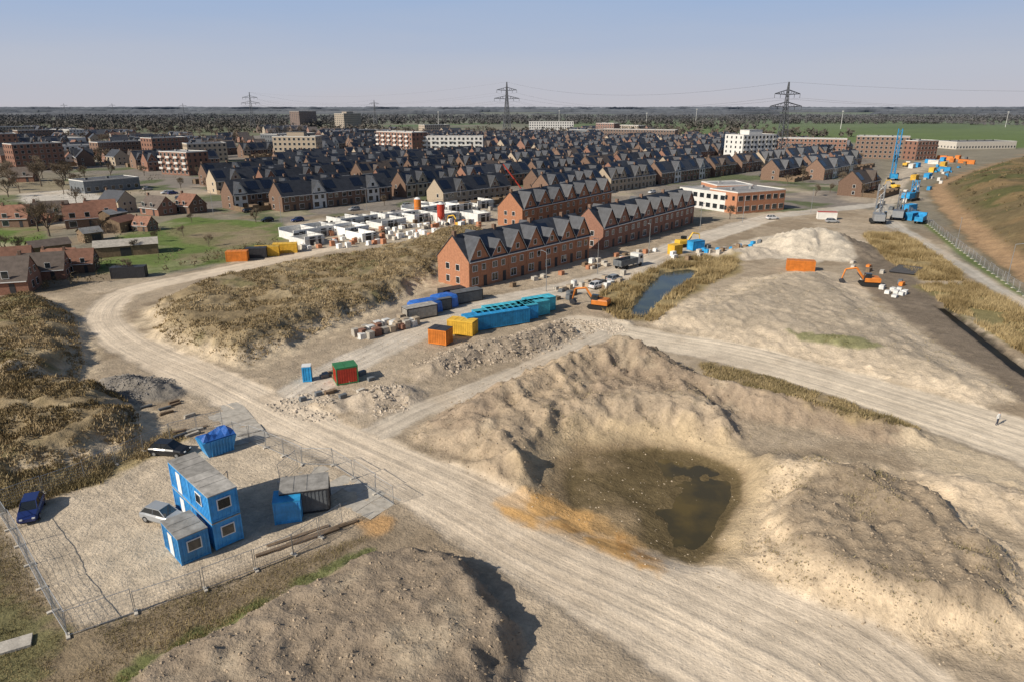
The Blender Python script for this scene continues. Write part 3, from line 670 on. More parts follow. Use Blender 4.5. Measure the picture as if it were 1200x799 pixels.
def stack():
    out=[]
    for z in(0,2.62):
        for q in contparts(4.4,2.5,2.6,BLUE,CROOF,z,True,BLUE): out.append(q)
        p=contparts(4.4,2.5,2.6,BLUE,CROOF,z,True,BLUE,door=False)
        for q in p:
            for i,v in enumerate(q[1].v): q[1].v[i]=(v[0]+4.42,v[1],v[2])
            out.append(q)
    return [(q[0]+('' if i<10 else '_upper'),)+q[1:] for i,q in enumerate(out) if q[1].v]
e=group('site_office_cabins',stack(),(-31.6,55.6,.05),hd)
e=group('site_office_cabin',[p for p in contparts(3.7,2.45,2.6,BLUE,CROOF,0,True,BLUE) if p[1].v],(-29.9,49.9,.05),hd)
S=MB()
for i in range(12): S.box(i*.28,i*.28+.3,0,.9,.2+i*.22,.24+i*.22)
for y in(0,.9): S.beam((0,y,.1),(3.3,y,2.75),.05);S.beam((0,y,1.1),(3.3,y,3.75),.03);S.beam((3.3,y,0),(3.3,y,3.75),.04)
S.box(3.3,4.5,0,.9,2.66,2.72);single('steel_stairs',S,[STEEL],(-29.6,58.0,.05),hd)
put('tool_container',contparts(2.4,2.2,2.3,BLUE,BLUE2,0,False,BLUE),322,615,.25)
put('grey_shed',contparts(4.4,3.0,2.5,GRAYC,CROOF,0,False,DARK),330,606,.25,dz=0)
def skip(px,py,rot,body,tarp,L_=5,w=2.3,h=1.6):
    B=MB();T=MB();r=MB()
    B.loft([[(x0,y0,z) for x0,y0 in((-e_,0.2-e_*.3),(L_+e_,.2-e_*.3),(L_+e_,w+e_*.3),(-e_,w+e_*.3))] for z,e_ in((0,0),(h,.55))])
    for i in range(8): B.box(.3+i*L_/8,.4+i*L_/8,-.02,.06,.15,h-.1)
    for i in range(6):
        for j in range(4):
            def p(a,b_): return (-.45+a*(L_+.9)/6,b_*(w+.1)/4,h+.12+.35*math.sin(a*1.1+b_)*math.sin(b_*.8)+(0.45 if 0<a<6 and 0<b_<4 else 0))
            T.face([p(i,j),p(i+1,j),p(i+1,j+1),p(i,j+1)])
    x,y=G(px,py);group('waste_skip',[('hull',B,[body]),('tarp',T,[tarp])],(x,y,hz(x,y)),rot)
skip(246,537,.75,BLUE,TARPB,2.6,2.1,1.9);
put('portable_toilet',contparts(1.2,1.2,2.3,BLUE2,WHITE,0,False,BLUE2),355,448,.2)
put('site_container',contparts(3.0,2.4,2.5,RED,GREEN,0,False,GREEN),395,452,.45)
put('site_container',contparts(3.2,2.4,2.5,ORANGE,DARK,0,False,ORANGE),502,403,hd*.5)
put('site_container',contparts(4.6,2.4,2.5,YELLOW,YELLOW,0,False,YELLOW),524,392,hd*.45)
b0=G(548,391)
for i,(m_,rf,L_) in enumerate([(BLUE2,BLUE2,12),(BLUE2,CYAN,12),(CYAN,CYAN,9)]):
    x=b0[0]+i*1.6;y=b0[1]+i*2.55;group('site_container',[p for p in contparts(L_,2.45,2.6,m_,rf,0,False,m_) if p[1].v],(x,y,.1),.50)
b1=G(612,377)
for i in range(2): group('site_container',[p for p in contparts(6,2.45,2.6,CYAN,CYAN,0,False,CYAN) if p[1].v],(b1[0]+i*1.2,b1[1]+1+i*2.6,.1),.55)
for px,py,L_,m_ in[(478,378,6,CONC),(502,368,5,GRAYC),(535,358,6,GRAYC),(520,355,5,DARK)]:
    put('site_container',contparts(L_,2.4,2.3,m_,CROOF if m_==CONC else m_,0,False,DARK),px,py,.6)
def tarpstack(px,py,rot,L_,w,h,m_):
    T=MB();Q=[]
    for k,(s,z) in enumerate(((1.08,0),(1.0,h*.8),(.9,h),(.45,h*1.12))):
        Q.append([((math.copysign(abs(math.cos(a))**.35,math.cos(a)))*L_/2*s+random.uniform(-.1,.1),(math.copysign(abs(math.sin(a))**.35,math.sin(a)))*w/2*s+random.uniform(-.1,.1),z+random.uniform(-.05,.05)) for a in np.linspace(0,2*math.pi,20,endpoint=False)+.1])
    T.loft(Q);x,y=G(px,py);single('tarp_covered_pallets',T,[m_],(x,y,hz(x,y)-.02),rot)
tarpstack(498,366,.6,6,3.2,2.2,TARPB);tarpstack(520,360,.6,5,3,2.3,TARPB);tarpstack(548,352,.6,5,2.6,2,GRAYC);tarpstack(483,372,.6,3,2.6,1.8,TARPB)
for px,py,L_,m_,r_ in[(265,308,5,ORANGE,.15),(288,304,5,DARK,.2),(298,302,6,YELLOW,.2),(320,298,6,YELLOW,.2),(812,295,4,BLUE2,.5),(922,318,6,ORANGE,-.25),(958,258,6,RENDERW,-.2),(790,300,3,YELLOW,.6),(1064,250,6,BLUE2,.6),(1068,260,6,BLUE2,.6),(640,296,3,RED,.6),(130,328,7,DARK,.2)]:
    put('site_container',contparts(L_,2.4,2.5,m_,m_ if m_!=RENDERW else RED,0,False,m_),px,py,r_)
for i in range(24):
    px=random.uniform(1066,1150);py=random.uniform(185,215);m_=random.choice([YELLOW,YELLOW,ORANGE,BLUE2,RENDERW,YELLOW])
    x,y=G(px,py)
    if inpoly(x,y,EMB)>-3: continue
    put('site_container',contparts(6,2.5,2.6,m_,m_,0,False,m_),px,py,random.choice([.8,.8,-.77]))
# ---------------------------------------------------------------- vehicles
def carparts(paint):
    B=MB();g=MB();w=MB();l=MB()
    secs=[]
    for x,hw,zl,zh in((-2.15,.68,.38,.78),(-2.02,.82,.27,.92),(-1.3,.87,.22,.97),(0,.89,.22,.96),(.95,.87,.22,.93),(1.75,.82,.25,.80),(2.1,.7,.34,.64)):
        secs.append([(x,-hw*.9,zl),(x,hw*.9,zl),(x,hw,zl+.18),(x,hw*.99,zh-.14),(x,hw*.86,zh),(x,-hw*.86,zh),(x,-hw*.99,zh-.14),(x,-hw,zl+.18)])
    B.loft(secs)
    b=[(-1.95,-.74,.9),(1.0,-.74,.9),(1.0,.74,.9),(-1.95,.74,.9)];t=[(-1.45,-.6,1.43),(.25,-.6,1.45),(.25,.6,1.45),(-1.45,.6,1.43)]
    for i in range(4): g.face([b[i],b[(i+1)%4],t[(i+1)%4],t[i]])
    B.loft([[(p[0]*1.0,p[1]*1.02,p[2]+dz) for p in t] for dz in(-.02,.05)])
    for i in range(4): B.beam(b[i],t[i],.045)
    B.beam((-.5,-.76,.92),(-.5,-.61,1.43),.04);B.beam((-.5,.76,.92),(-.5,.61,1.43),.04)
    for x in(-1.35,1.3):
        for y in(-.88,.70): w.beam((x,y,.32),(x,y+.18,.32),.32,0,14);w.beam((x,y-.01 if y<0 else y+.17,.32),(x,y+.02 if y<0 else y+.195,.32),.19,1,10)
    for y in(-.55,.42): l.box(2.02,2.12,y,y+.25,.56,.68,0);l.box(-2.16,-2.06,y,y+.2,.7,.82,1)
    return [('body',B,[paint]),('windows',g,[GLASS]),('wheels',w,[RUB,STEEL]),('lights',l,[WHITE,RED])]
def carpaint(n,c): return mat(n,c,.22,.04,1,0,.6)
CP=[carpaint('car_paint_black',(.015,.016,.02)),carpaint('car_paint_silver',(.30,.31,.32)),carpaint('car_paint_blue',(.015,.03,.13)),carpaint('car_paint_white',(.6,.6,.6)),carpaint('car_paint_red',(.3,.02,.02))]
CK=[Kit('parked_car',carparts(c)) for c in CP]
for px,py,k,r_ in[(200,532,0,-.15),(193,610,1,-.35),(38,602,2,-1.15),(780,268,3,.7),(720,330,1,.8),(700,338,3,.75),(905,258,3,.2),(975,262,1,0),(210,235,0,-.7)]:
    x,y=G(px,py);CK[k].put((x,y,max(hz(x,y),0)+.02),r_)
nc=0
for i in range(900):
    px=random.uniform(170,1000);py=random.uniform(178,262);x,y=G(px,py)
    if inpoly(x,y,ESTZ)<0 or not all((x-a)**2+(y-b_)**2>49 for a,b_,c in OCC[:60]):continue
    p=(np.array([x,y])-A0);bb=(p@bd)%25
    if not 13<bb<24: continue
    random.choice(CK).put((x,y,.02),ra_+random.choice([0,math.pi]));nc+=1
    if nc>70:break
def excavator(px,py,rot,paint,rig=False):
    T=MB();B=MB();C=MB();A=MB()
    for y in(-1.3,.75):
        T.loft([[(x,yy,z) for x,z in((-1.6,0),(1.6,0),(2.0,.35),(1.8,.8),(-1.8,.8),(-2.0,.35))] for yy in(y,y+.55)])
    B.loft([[(x*s,y*s,z) for x,y in((-1.9,-1.2),(1.2,-1.2),(1.2,1.2),(-1.9,1.2))] for z,s in((.95,1),(1.7,1),(1.95,.88))])
    B.box(-.5,.5,-.5,.5,.75,.95);C.loft([[(x,y,z) for x,y in((.0,.2),(1.3,.2),(1.3+d,1.15),(.0,1.15))] for z,d in((1.0,0),(2.2,0),(2.75,-.2))])
    A.beam((1.1,-.2,1.3),(2.8,-.2,3.6),.22,0,4);A.beam((2.8,-.2,3.6),(4.9,-.2,3.2),.2,0,4,.16);A.beam((4.9,-.2,3.2),(5.4,-.2,1.2),.17,0,4,.12);A.beam((1.4,-.2,1.2),(2.6,-.2,2.6),.09,1,6)
    A.loft([[(5.1,y,1.2),(5.9,y,.9),(5.7,y,.3),(5.0,y,.2),(4.6,y,.6)] for y in(-.7,.3)],1)
    x,y=G(px,py);group('excavator',[('tracks',T,[RUB]),('body',B,[paint]),('cab',C,[GLASS]),('boom_and_bucket',A,[paint,DARK])],(x,y,max(hz(x,y),0)),rot)
excavator(702,362,2.7,ORANGE);excavator(1018,336,2.9,ORANGE);excavator(800,290,.4,YELLOW);excavator(1048,222,2,YELLOW);excavator(540,268,2.6,YELLOW);excavator(655,300,1.2,YELLOW)
def truck(px,py,rot,cabm,bedm):
    C=MB();B=MB();W=MB();g=MB()
    C.loft([[(x,y,z) for x,y in((2.2,-1.2),(4.2+d,-1.2),(4.2+d,1.2),(2.2,1.2))] for z,d in((.7,0),(1.8,0),(2.9,-.25),(3.0,-.5))]);g.box(4.12,4.24,-1.05,1.05,1.85,2.6)
    for y in(-1.22,1.18): g.box(2.9,3.8,y,y+.04,1.85,2.5)
    B.box(-4.2,2.1,-1.2,1.2,.9,1.1)
    for q in((-4.2,2.1,-1.2,-1.1),(-4.2,2.1,1.1,1.2),(-4.2,-4.1,-1.1,1.1),(2.0,2.1,-1.1,1.1)):B.box(q[0],q[1],q[2],q[3],1.1,2.3)
    for x in(-3,-1.8,3.2):
        for y in(-1.2,.9):W.beam((x,y,.5),(x,y+.3,.5),.5,0,12)
    x,y=G(px,py);group('truck',[('cab',C,[cabm]),('load_bed',B,[bedm]),('wheels',W,[RUB]),('windows',g,[GLASS])],(x,y,max(0,hz(x,y))),rot)
truck(1078,262,.9,BLUE2,BLUE2);truck(736,314,.75,RENDERW,GRAYC);truck(1062,196,.8,RENDERW,YELLOW)
def rig(px,py,h,rot,paint):
    M=MB();B=MB();T=MB();n=int(h/2.2);s=.9
    for a,b_ in((-1,-1),(1,-1),(1,1),(-1,1)): M.beam((a*s+2.6,b_*s,1),(a*s+2.6,b_*s,h),.14)
    for i in range(n):
        z=1+i*(h-1)/n;z2=1+(i+1)*(h-1)/n
        for(a,b_),(c,d)in(((-1,-1),(1,-1)),((1,-1),(1,1)),((1,1),(-1,1)),((-1,1),(-1,-1))):
            M.beam((a*s+2.6,b_*s,z),(c*s+2.6,d*s,z2),.08)
    M.box(2.1,3.1,-.5,.5,h*.35,h*.5,1);M.beam((-1.5,0,2.5),(1.7,0,h*.7),.15)
    B.loft([[(x,y,z) for x,y in((-4,-1.6),(1.5,-1.6),(1.5,1.6),(-4,1.6))] for z in(1.1,3.2)]);B.box(.2,1.8,-2.4,-1.65,1.2,3.6,1)
    for y in(-2.2,1.3):T.loft([[(x,yy,z) for x,z in((-3,0),(3,0),(3.4,.5),(3.1,1),(-3.1,1),(-3.4,.5))] for yy in(y,y+.9)])
    x,y=G(px,py);group('piling_rig',[('mast',M,[paint,DARK]),('body',B,[paint,GLASS]),('tracks',T,[RUB])],(x,y,0),rot)
rig(1046,212,25,1.2,BLUE2);rig(1028,262,12,1.2,STEEL);rig(1052,258,9,1.0,STEEL);rig(1066,236,8,.6,BLUE2)
K=MB();K.beam((0,0,1.5),(-9,4,13),.25);K.box(-2,2,-1,1,.8,1.8)
for x in(-1.4,1.4):
    for y in(-1.1,.8):K.beam((x,y,.5),(x,y+.3,.5),.5,1,10)
x,y=G(615,232);single('mobile_crane',K,[RED,RUB],(x,y,0),0)
for px,py,m_ in[(490,255,ORANGE),(517,262,RED)]:
    S=MB();S.beam((0,0,2.2),(0,0,6),1.2,0,14);S.beam((0,0,1),(0,0,2.2),.3,0,14,1.2);S.beam((0,0,6),(0,0,6.6),1.2,1,14,.4)
    for a in range(4):S.beam((math.cos(a*1.57)*1.1,math.sin(a*1.57)*1.1,0),(math.cos(a*1.57)*1.1,math.sin(a*1.57)*1.1,3),.09)
    x,y=G(px,py);single('mortar_silo',S,[m_,WHITE],(x,y,0),0)
# ---------------------------------------------------------------- fences
def fence(pts,name='construction_fence',gap=()):
    M=MB();W=GP(pts)
    for i in range(len(W)-1):
        a,b_=W[i],W[i+1];L_=math.hypot(b_[0]-a[0],b_[1]-a[1]);n=max(1,round(L_/3.5));dx=(b_[0]-a[0])/n;dy=(b_[1]-a[1])/n
        for k in range(n):
            p=(a[0]+dx*k+random.uniform(-.08,.08),a[1]+dy*k+random.uniform(-.08,.08));q=(a[0]+dx*(k+.97),a[1]+dy*(k+.97));z=hz(*p);z2=hz(*q);ln=random.uniform(-.12,.12)
            P=lambda t,h:(p[0]+(q[0]-p[0])*t+ln*h*dy/3.5,p[1]+(q[1]-p[1])*t-ln*h*dx/3.5,z+(z2-z)*t+.1+h)
            for t in(0,1):M.beam(P(t,0),P(t,2),.032)
            for h in(.05,1.95):M.beam(P(0,h),P(1,h),.028)
            for j in range(1,18):M.beam(P(j/18,.05),P(j/18,1.95),.007,0,3)
            for h in(.35,.65,.95,1.25,1.6):M.beam(P(0,h),P(1,h),.009,0,3)
            M.rbox(p[0],p[1],z-.03,.7,.25,.17,math.atan2(dy,dx)+1.57,1)
    single(name,M,[STEEL,CONC])
fence([(0,603),(22,640),(80,748),(160,718),(240,692),(300,668),(345,650),(402,612)])
fence([(-60,618),(0,598),(100,560),(200,515),(262,500)])
fence([(312,525),(355,545),(392,545),(440,578),(462,592)])
fence([(275,512),(312,525)]);fence([(330,566),(350,548)])
fence([(1065,250),(1085,262),(1130,298),(1200,348),(1330,415)],'path_fence')
mb=MB()
for i,(px,py,r_) in enumerate([(350,628,.6),(362,632,.6),(372,626,.62),(338,640,.6),(385,622,.6)]):
    x,y=G(px,py);mb.rbox(x,y,hz(x,y)+.02,5.5,.35,.16,r_,0)
single('timber_beams',mb,[WOOD])
mb=MB()
a0=np.array(G(352,560));u=np.array([math.cos(-.62),math.sin(-.62)]);v=np.array([-u[1],u[0]])
for i in range(6):
    for j in range(2):
        if (i*3+j)%5==4: continue
        p=a0+u*(i*2.06)+v*(j*2.06);mb.rbox(p[0],p[1],hz(*p)-.03,2,2,.07,-.62+random.uniform(-.03,.03),0)
a0=np.array(G(262,478))
for i in range(6):
    p=a0+np.array([math.cos(-.95),math.sin(-.95)])*i*2.1;mb.rbox(p[0],p[1],hz(*p)-.04,2,4.5,.07,-.95+random.uniform(-.02,.02),0)
x,y=G(18,757);mb.rbox(x,y,hz(x,y),2,1.3,.2,.5,0)
single('road_plates',mb,[CONC])
mb=MB();pp=GP([(1042,320),(1060,322),(1078,326)])
for i in range(6):
    mb.beam((pp[0][0]+i*1.0,pp[0][1]+i*1.1,.35),(pp[0][0]+i*1.0+4,pp[0][1]-3+i*1.1,.35),.3,0,10)
single('drain_pipes',mb,[DARK])
def lamp(x,y,h=8):
    m_=MB();m_.beam((0,0,0),(0,0,h),.09,0,8,.05);m_.beam((0,0,h),(1.2,0,h+.25),.05,0,6);m_.box(1.1,1.7,-.12,.12,h+.2,h+.32,0);return m_
LK=Kit('street_lamp',[('pole',lamp(0,0),[STEEL])])
for px,py in[(760,300),(700,322),(640,342),(820,272),(870,262),(950,250),(330,262),(250,252),(430,248),(540,242),(660,238),(1120,292),(1180,330)]:
    x,y=G(px,py);LK.put((x,y,0),random.uniform(0,6))
# ---------------------------------------------------------------- pylons
def pylon():
    M=MB()
    def hw(z): return 4.4*(1-z/42)+1.2*(z/42) if z<42 else 1.2-(z-42)/18*.95
    zs=[0,7,13,18,23,27,31,35,38.5,42,45,48,51,54,57,60]
    for i in range(len(zs)-1):
        a,b_=hw(zs[i]),hw(zs[i+1]);za,zb=zs[i],zs[i+1]
        c=[(-1,-1),(1,-1),(1,1),(-1,1)]
        for k in range(4):
            p=c[k];q=c[(k+1)%4]
            M.beam((p[0]*a,p[1]*a,za),(p[0]*b_,p[1]*b_,zb),.34)
            M.beam((p[0]*a,p[1]*a,za),(q[0]*b_,q[1]*b_,zb),.18);M.beam((q[0]*a,q[1]*a,za),(p[0]*b_,p[1]*b_,zb),.18);M.beam((p[0]*b_,p[1]*b_,zb),(q[0]*b_,q[1]*b_,zb),.15)
    for z,w in((42,15),(51,12)):
        for s in(-1,1):
            for y in(-1,1):
                M.beam((s*hw(z),y*hw(z),z),(s*w,0,z+.6),.28);M.beam((s*hw(z+3),y*hw(z+3),z+3.4),(s*w,0,z+.6),.26)
                for t in(.2,.4,.6,.8): M.beam((s*(hw(z)+(w-hw(z))*t),y*hw(z)*(1-t),z+.6*t),(s*(hw(z+3)+(w-hw(z+3))*(t+.1)),y*hw(z+3)*(1-t-.1),z+3-2.4*(t+.1)),.15)
            for t in(.55,1): M.beam((s*w*t,0,z+.4),(s*w*t,0,z-2.6),.22)
    return M
PK=Kit('power_pylon',[('lattice',pylon(),[PYL])])
pyl=[]
for px,py,top,r_ in[(913,192,97,.35),(594,162,97,.35),(297,152,109,.35),(440,147,118,.4),(78,140,122,.5),(134,139,122,.5),(217,143,122,.5)]:
    x,y=G(px,py);v_=(top-400)/FP;den=math.cos(TH)-v_*math.sin(TH);t=y/den;ztop=CH-t*(math.sin(TH)+v_*math.cos(TH));s=ztop/60
    PK.put((x,y,0),r_,s);pyl.append((x,y,s,r_))
wr=MB()
def wires(A,B):
    for z,w in((39.5,15),(39.5,8.2),(48.5,12),(60,0)):
        for sg in((-1,1) if w else(1,)):
            pa=Vector((A[0]+sg*w*A[2]*math.cos(A[3]),A[1]+sg*w*A[2]*math.sin(A[3]),z*A[2]));pb=Vector((B[0]+sg*w*B[2]*math.cos(B[3]),B[1]+sg*w*B[2]*math.sin(B[3]),z*B[2]))
            prev=pa
            for i in range(1,13):
                t=i/12;c=pa.lerp(pb,t);c.z-=4*11*t*(1-t)
                wr.beam(prev,c,.06,0,3);prev=c
wires(pyl[1],pyl[0]);wires(pyl[0],(560,330,1,.5));wires(pyl[2],pyl[1]);wires(pyl[3],pyl[2])
single('power_lines',wr,[WIRE])
for px,py,h in[(514,150,26),(655,150,28),(815,148,30),(985,152,28),(1178,150,26),(757,150,24)]:
    x,y=G(px,py);m_=MB();m_.beam((0,0,0),(0,0,h),.5,0,8,.3);m_.box(-1,1,-1,1,h-1.5,h);single('light_mast',m_,[RENDERW],(x,y,0))
for i in range(9):
    x=150+i*26*.62+22;y=150+i*26*.78
    z=hz(x+12,y);m_=MB();m_.beam((0,0,0),(0,0,8),.16);m_.beam((0,0,7.2),(-3.6,0,7.4),.09);m_.beam((0,0,6),(-3.4,0,7.3),.06);single('railway_mast',m_,[STEEL],(x+12,y,z))
mb=MB();prev=None
for i in range(60):
    x=150+i*6*.62+34-2;y=130+i*6*.78;z=hz(x,y)
    if prev:
        for o in(0,1.5): mb.beam((prev[0]-o,prev[1],prev[2]+.25),(x-o,y,z+.25),.09)
    prev=(x,y,z)
single('railway_track',mb,[STEEL])
# ---------------------------------------------------------------- vegetation
def set_col(me,c):
    a=me.attributes.new('col','FLOAT_COLOR','POINT');a.data.foreach_set('color',np.concatenate([c,np.ones((len(c),1))],1).ravel())
def trimesh(name,V,c,matl):
    n=len(V)//3;me=bpy.data.meshes.new(name);me.vertices.add(len(V));me.vertices.foreach_set('co',V.ravel())
    me.loops.add(n*3);me.loops.foreach_set('vertex_index',np.arange(n*3,dtype=np.int32));me.polygons.add(n);me.polygons.foreach_set('loop_start',(np.arange(n)*3).astype(np.int32))
    me.update(calc_edges=True);set_col(me,c);me.materials.append(matl);return me
VEG=attrmat('dry_vegetation')
def tufts(name,polys,n,h,c1,c2,w=.07,blades=4,avoid=True,spread=.25,mn=0.0,thr=-.25,pw=False):
    pts=[]
    for P in polys:
        P=np.array(P);x=RNG.uniform(P[:,0].min(),P[:,0].max(),n*3);y=RNG.uniform(P[:,1].min(),P[:,1].max(),n*3)
        d=sdpoly(x,y,P,1);k=(d>mn)&(fbm(x*.3,y*.3,3,88)>thr)&(y<420)&(np.abs(x)<420)
        if avoid: k&=road_info(x,y)[0]<.2
        k&=(sdpoly(x,y,POND,3)<-.4)&(sdpoly(x,y,DITCH,3)<-.2)&(sdpoly(x,y,PIT,3)<0)
        pts.append(np.stack([x[k],y[k]],1)[:n])
    p=np.concatenate(pts);z=HF(p[:,0],p[:,1]);m_=len(p)
    tone=np.repeat(np.clip(fbm(p[:,0]*.2,p[:,1]*.2,3,89)*1.1+.5+RNG.uniform(-.3,.3,m_),0,1),blades);hv=np.repeat(.6+.5*np.clip(fbm(p[:,0]*.25,p[:,1]*.25,3,90)+.4,0,1),blades)
    p=np.repeat(p,blades,0);z=np.repeat(z,blades)
    M_=len(p);p=p+RNG.normal(0,spread,(M_,2));hh=h*RNG.uniform(.5,1.2,M_)*hv;a=RNG.uniform(0,6.28,M_);le=RNG.normal(0,.35,(M_,2))*hh[:,None]
    ww=w*RNG.uniform(.6,1.5,M_)
    V=np.zeros((M_,3,3));V[:,0,0]=p[:,0]-np.cos(a)*ww;V[:,0,1]=p[:,1]-np.sin(a)*ww;V[:,1,0]=p[:,0]+np.cos(a)*ww;V[:,1,1]=p[:,1]+np.sin(a)*ww
    V[:,0,2]=V[:,1,2]=z-.05;V[:,2,:2]=p+le;V[:,2,2]=z+hh
    c=np.array(c1)*(1-tone[:,None])+np.array(c2)*tone[:,None];c=c*RNG.uniform(.75,1.25,(M_,1));c=np.repeat(c,3,0)
    link(bpy.data.objects.new(name,trimesh(name,V.reshape(-1,3),c,VEG)))
tufts('dry_grass',[L1],17000,.40,(.21,.155,.08),(.44,.34,.20),.08,mn=2,thr=-.15)
tufts('dry_grass',[L2,L3],12000,.40,(.19,.14,.07),(.42,.32,.185),.075,mn=1.5,thr=-.2)
RW=[GP([(1010,275),(1060,272),(1125,315),(1130,330),(1080,330),(1030,300)]),GP([(690,356),(735,318),(790,300),(868,304),(862,318),(810,345),(770,380),(728,378)]),GP([(1075,335),(1140,332),(1200,365),(1300,410),(1300,450),(1200,415),(1110,360)])]
tufts('reeds',RW,6500,1.2,(.22,.16,.075),(.43,.33,.175),.06,mn=.3,spread=.3,thr=-.2)
tufts('dry_grass',[GP([(820,425),(900,432),(1000,468),(1080,500),(1070,512),(990,500),(880,470),(830,450)]),GP([(-50,585),(0,570),(120,545),(200,505),(215,515),(120,565),(0,600)])],3500,.5,(.2,.16,.08),(.40,.31,.17),.05)
tufts('green_grass',[GP([(120,812),(175,770),(280,712),(370,668),(438,640),(440,650),(370,682),(280,730),(190,785),(150,830)])],3200,.18,(.11,.14,.045),(.24,.25,.10),.02,thr=-.15)
tufts('green_grass',[GP([(925,399),(1000,410),(1028,420),(1005,420),(935,406)])],300,.2,(.14,.15,.055),(.26,.23,.11),.05,thr=-.05)
tufts('scrub_grass',[GP([(-100,640),(0,615),(85,748),(330,655),(440,625),(330,700),(150,799),(60,900),(-200,900)])],7500,.28,(.15,.13,.055),(.36,.28,.15),.022)
tufts('embankment_grass',[EMB],17000,.8,(.12,.095,.045),(.27,.195,.10),.18,mn=9,avoid=False,spread=.5)
tufts('site_weeds',[GP([(0,600),(200,520),(480,520),(560,560),(760,690),(900,799),(1200,799),(1200,520),(900,440),(700,400),(400,430)])],1500,.2,(.14,.13,.055),(.34,.28,.15),.03,thr=.1)
tufts('dry_grass',[PM,RM,SPL],900,.25,(.19,.16,.08),(.36,.29,.17),.035,thr=.15)
def rocks(name,polys,n,s,c,mn=0,noroad=False):
    P0=[]
    for P in polys:
        P=np.array(P);x=RNG.uniform(P[:,0].min(),P[:,0].max(),n*4);y=RNG.uniform(P[:,1].min(),P[:,1].max(),n*4);k=sdpoly(x,y,P,1)>mn
        if noroad:k&=road_info(x,y)[0]<.3
        P0.append(np.stack([x[k],y[k]],1)[:n])
    p=np.concatenate(P0);z=HF(p[:,0],p[:,1]);m_=len(p)
    o=np.array([(1,0,0),(0,1,0),(-1,0,0),(0,-1,0),(0,0,1),(0,0,-1)],float);f=[(0,1,4),(1,2,4),(2,3,4),(3,0,4),(1,0,5),(2,1,5),(3,2,5),(0,3,5)]
    sz=s*np.minimum(RNG.gamma(1.6,.6,m_),2.8);V=o[None]*(1+RNG.uniform(-.35,.35,(m_,6,3)))*sz[:,None,None]*np.array([1,.8,.6]);a=RNG.uniform(0,6.28,m_);ca,sa=np.cos(a)[:,None],np.sin(a)[:,None]
    V=np.stack([V[:,:,0]*ca-V[:,:,1]*sa+p[:,0,None],V[:,:,0]*sa+V[:,:,1]*ca+p[:,1,None],V[:,:,2]+z[:,None]],-1)
    T=V[:,np.array(f)].reshape(-1,3);cc=np.repeat(np.array(c)[None]*RNG.uniform(.65,1.35,(m_,1)),24,0)
    link(bpy.data.objects.new(name,trimesh(name,T,cc,VEG)))
def ribpoly(i,extra=0):
    p,v=RIDGES[i];o=[];q=[]
    for k in range(len(p)):
        d=p[min(k+1,len(p)-1)]-p[max(k-1,0)];d=d/np.linalg.norm(d);n_=np.array([-d[1],d[0]])*(v[k,1]+extra);o.append(tuple(p[k]+n_));q.append(tuple(p[k]-n_))
    return o+q[::-1]
rocks('rubble',[ribpoly(1)],3000,.15,(.37,.305,.235));rocks('rubble',[ribpoly(2,1),ribpoly(3,1),ribpoly(4)],700,.13,(.46,.39,.31));rocks('gravel_heap_stones',[ribpoly(8)],1800,.11,(.20,.185,.17))
rocks('soil_clods',[PM,BM,RM,ribpoly(0,1)],4200,.065,(.33,.26,.185))
rocks('soil_clods',[GP([(480,520),(560,562),(760,690),(900,799),(1200,799),(1200,520),(900,440),(700,400)]),GP([(340,480),(480,440),(690,380),(500,380),(340,440)]),SPL],3500,.05,(.44,.36,.265))
def bare_tree(h,seed):
    rd=random.Random(seed);M=MB();tw=[]
    def br(p,d,l,r,lv):
        q=p+d*l;M.beam(p,q,r,0,5 if lv<2 else 3,r*.6)
        if lv>=4:
            for i in range(5):
                t=(d+Vector((rd.uniform(-1,1),rd.uniform(-1,1),rd.uniform(-.4,.9)))*.8).normalized()*rd.uniform(.5,1.1)*h/10
                tw.append((p.lerp(q,rd.random()),t))
            return
        for i in range(rd.choice([3,3,4]) if lv else 5):
            nd=(d+Vector((rd.uniform(-1,1),rd.uniform(-1,1),rd.uniform(-.35,.7)))*(.75 if lv else .7)).normalized()
            br(p.lerp(q,rd.uniform(.55,1) if lv else rd.uniform(.45,1)),nd,l*rd.uniform(.6,.8),r*.52,lv+1)
    br(Vector((0,0,0)),Vector((0,0,1)),h*.33,h*.024,0)
    for a,b_ in tw: M.beam(a,a+b_,.035*h/10,1,3,.012)
    return M
TWIG=mat('twigs',(.17,.13,.09),.95,.25)
TK=[Kit('bare_tree',[('trunk_and_limbs',bare_tree(10,s),[BARK,TWIG])]) for s in(1,2,3,4)]
for px,py,s in[(58,278,1.4),(45,272,1.1),(30,262,.9),(160,300,.5),(10,232,1),(140,240,.7),(75,228,.8),(100,212,1.0),(50,210,1.0),(20,200,1.1),(130,208,.9),(300,262,.6),(855,258,.6),(1010,232,.7),(990,222,.8),(940,210,.8),(820,210,.8),(170,268,.5),(225,262,.4),(5,300,.7),(150,325,.5),(90,242,.8),(180,285,.4),(215,278,.4),(245,290,.4),(60,300,.5),(25,300,.6),(120,275,.6)]:
    x,y=G(px,py);random.choice(TK).put((x,y,0),random.uniform(0,6),s)
nt=0
for i in range(4000):
    y=random.uniform(260,950);x=random.uniform(-.9,.6)*y
    if not(inpoly(x,y,ESTZ)>0 or (y>420 and x<.4*y) or x<-.62*y): continue
    if inpoly(x,y,EMB)>-3: continue
    if not all((x-a)**2+(y-b_)**2>(c-4)**2 for a,b_,c in OCC): continue
    if inpoly(x,y,ESTZ)>0:
        bb=((np.array([x,y])-A0)@bd)%25
        if bb<11: continue
    random.choice(TK).put((x,y,0),random.uniform(0,6),random.uniform(.45,.8) if inpoly(x,y,ESTZ)>0 else random.uniform(.8,1.4));nt+=1
    if nt>400:break
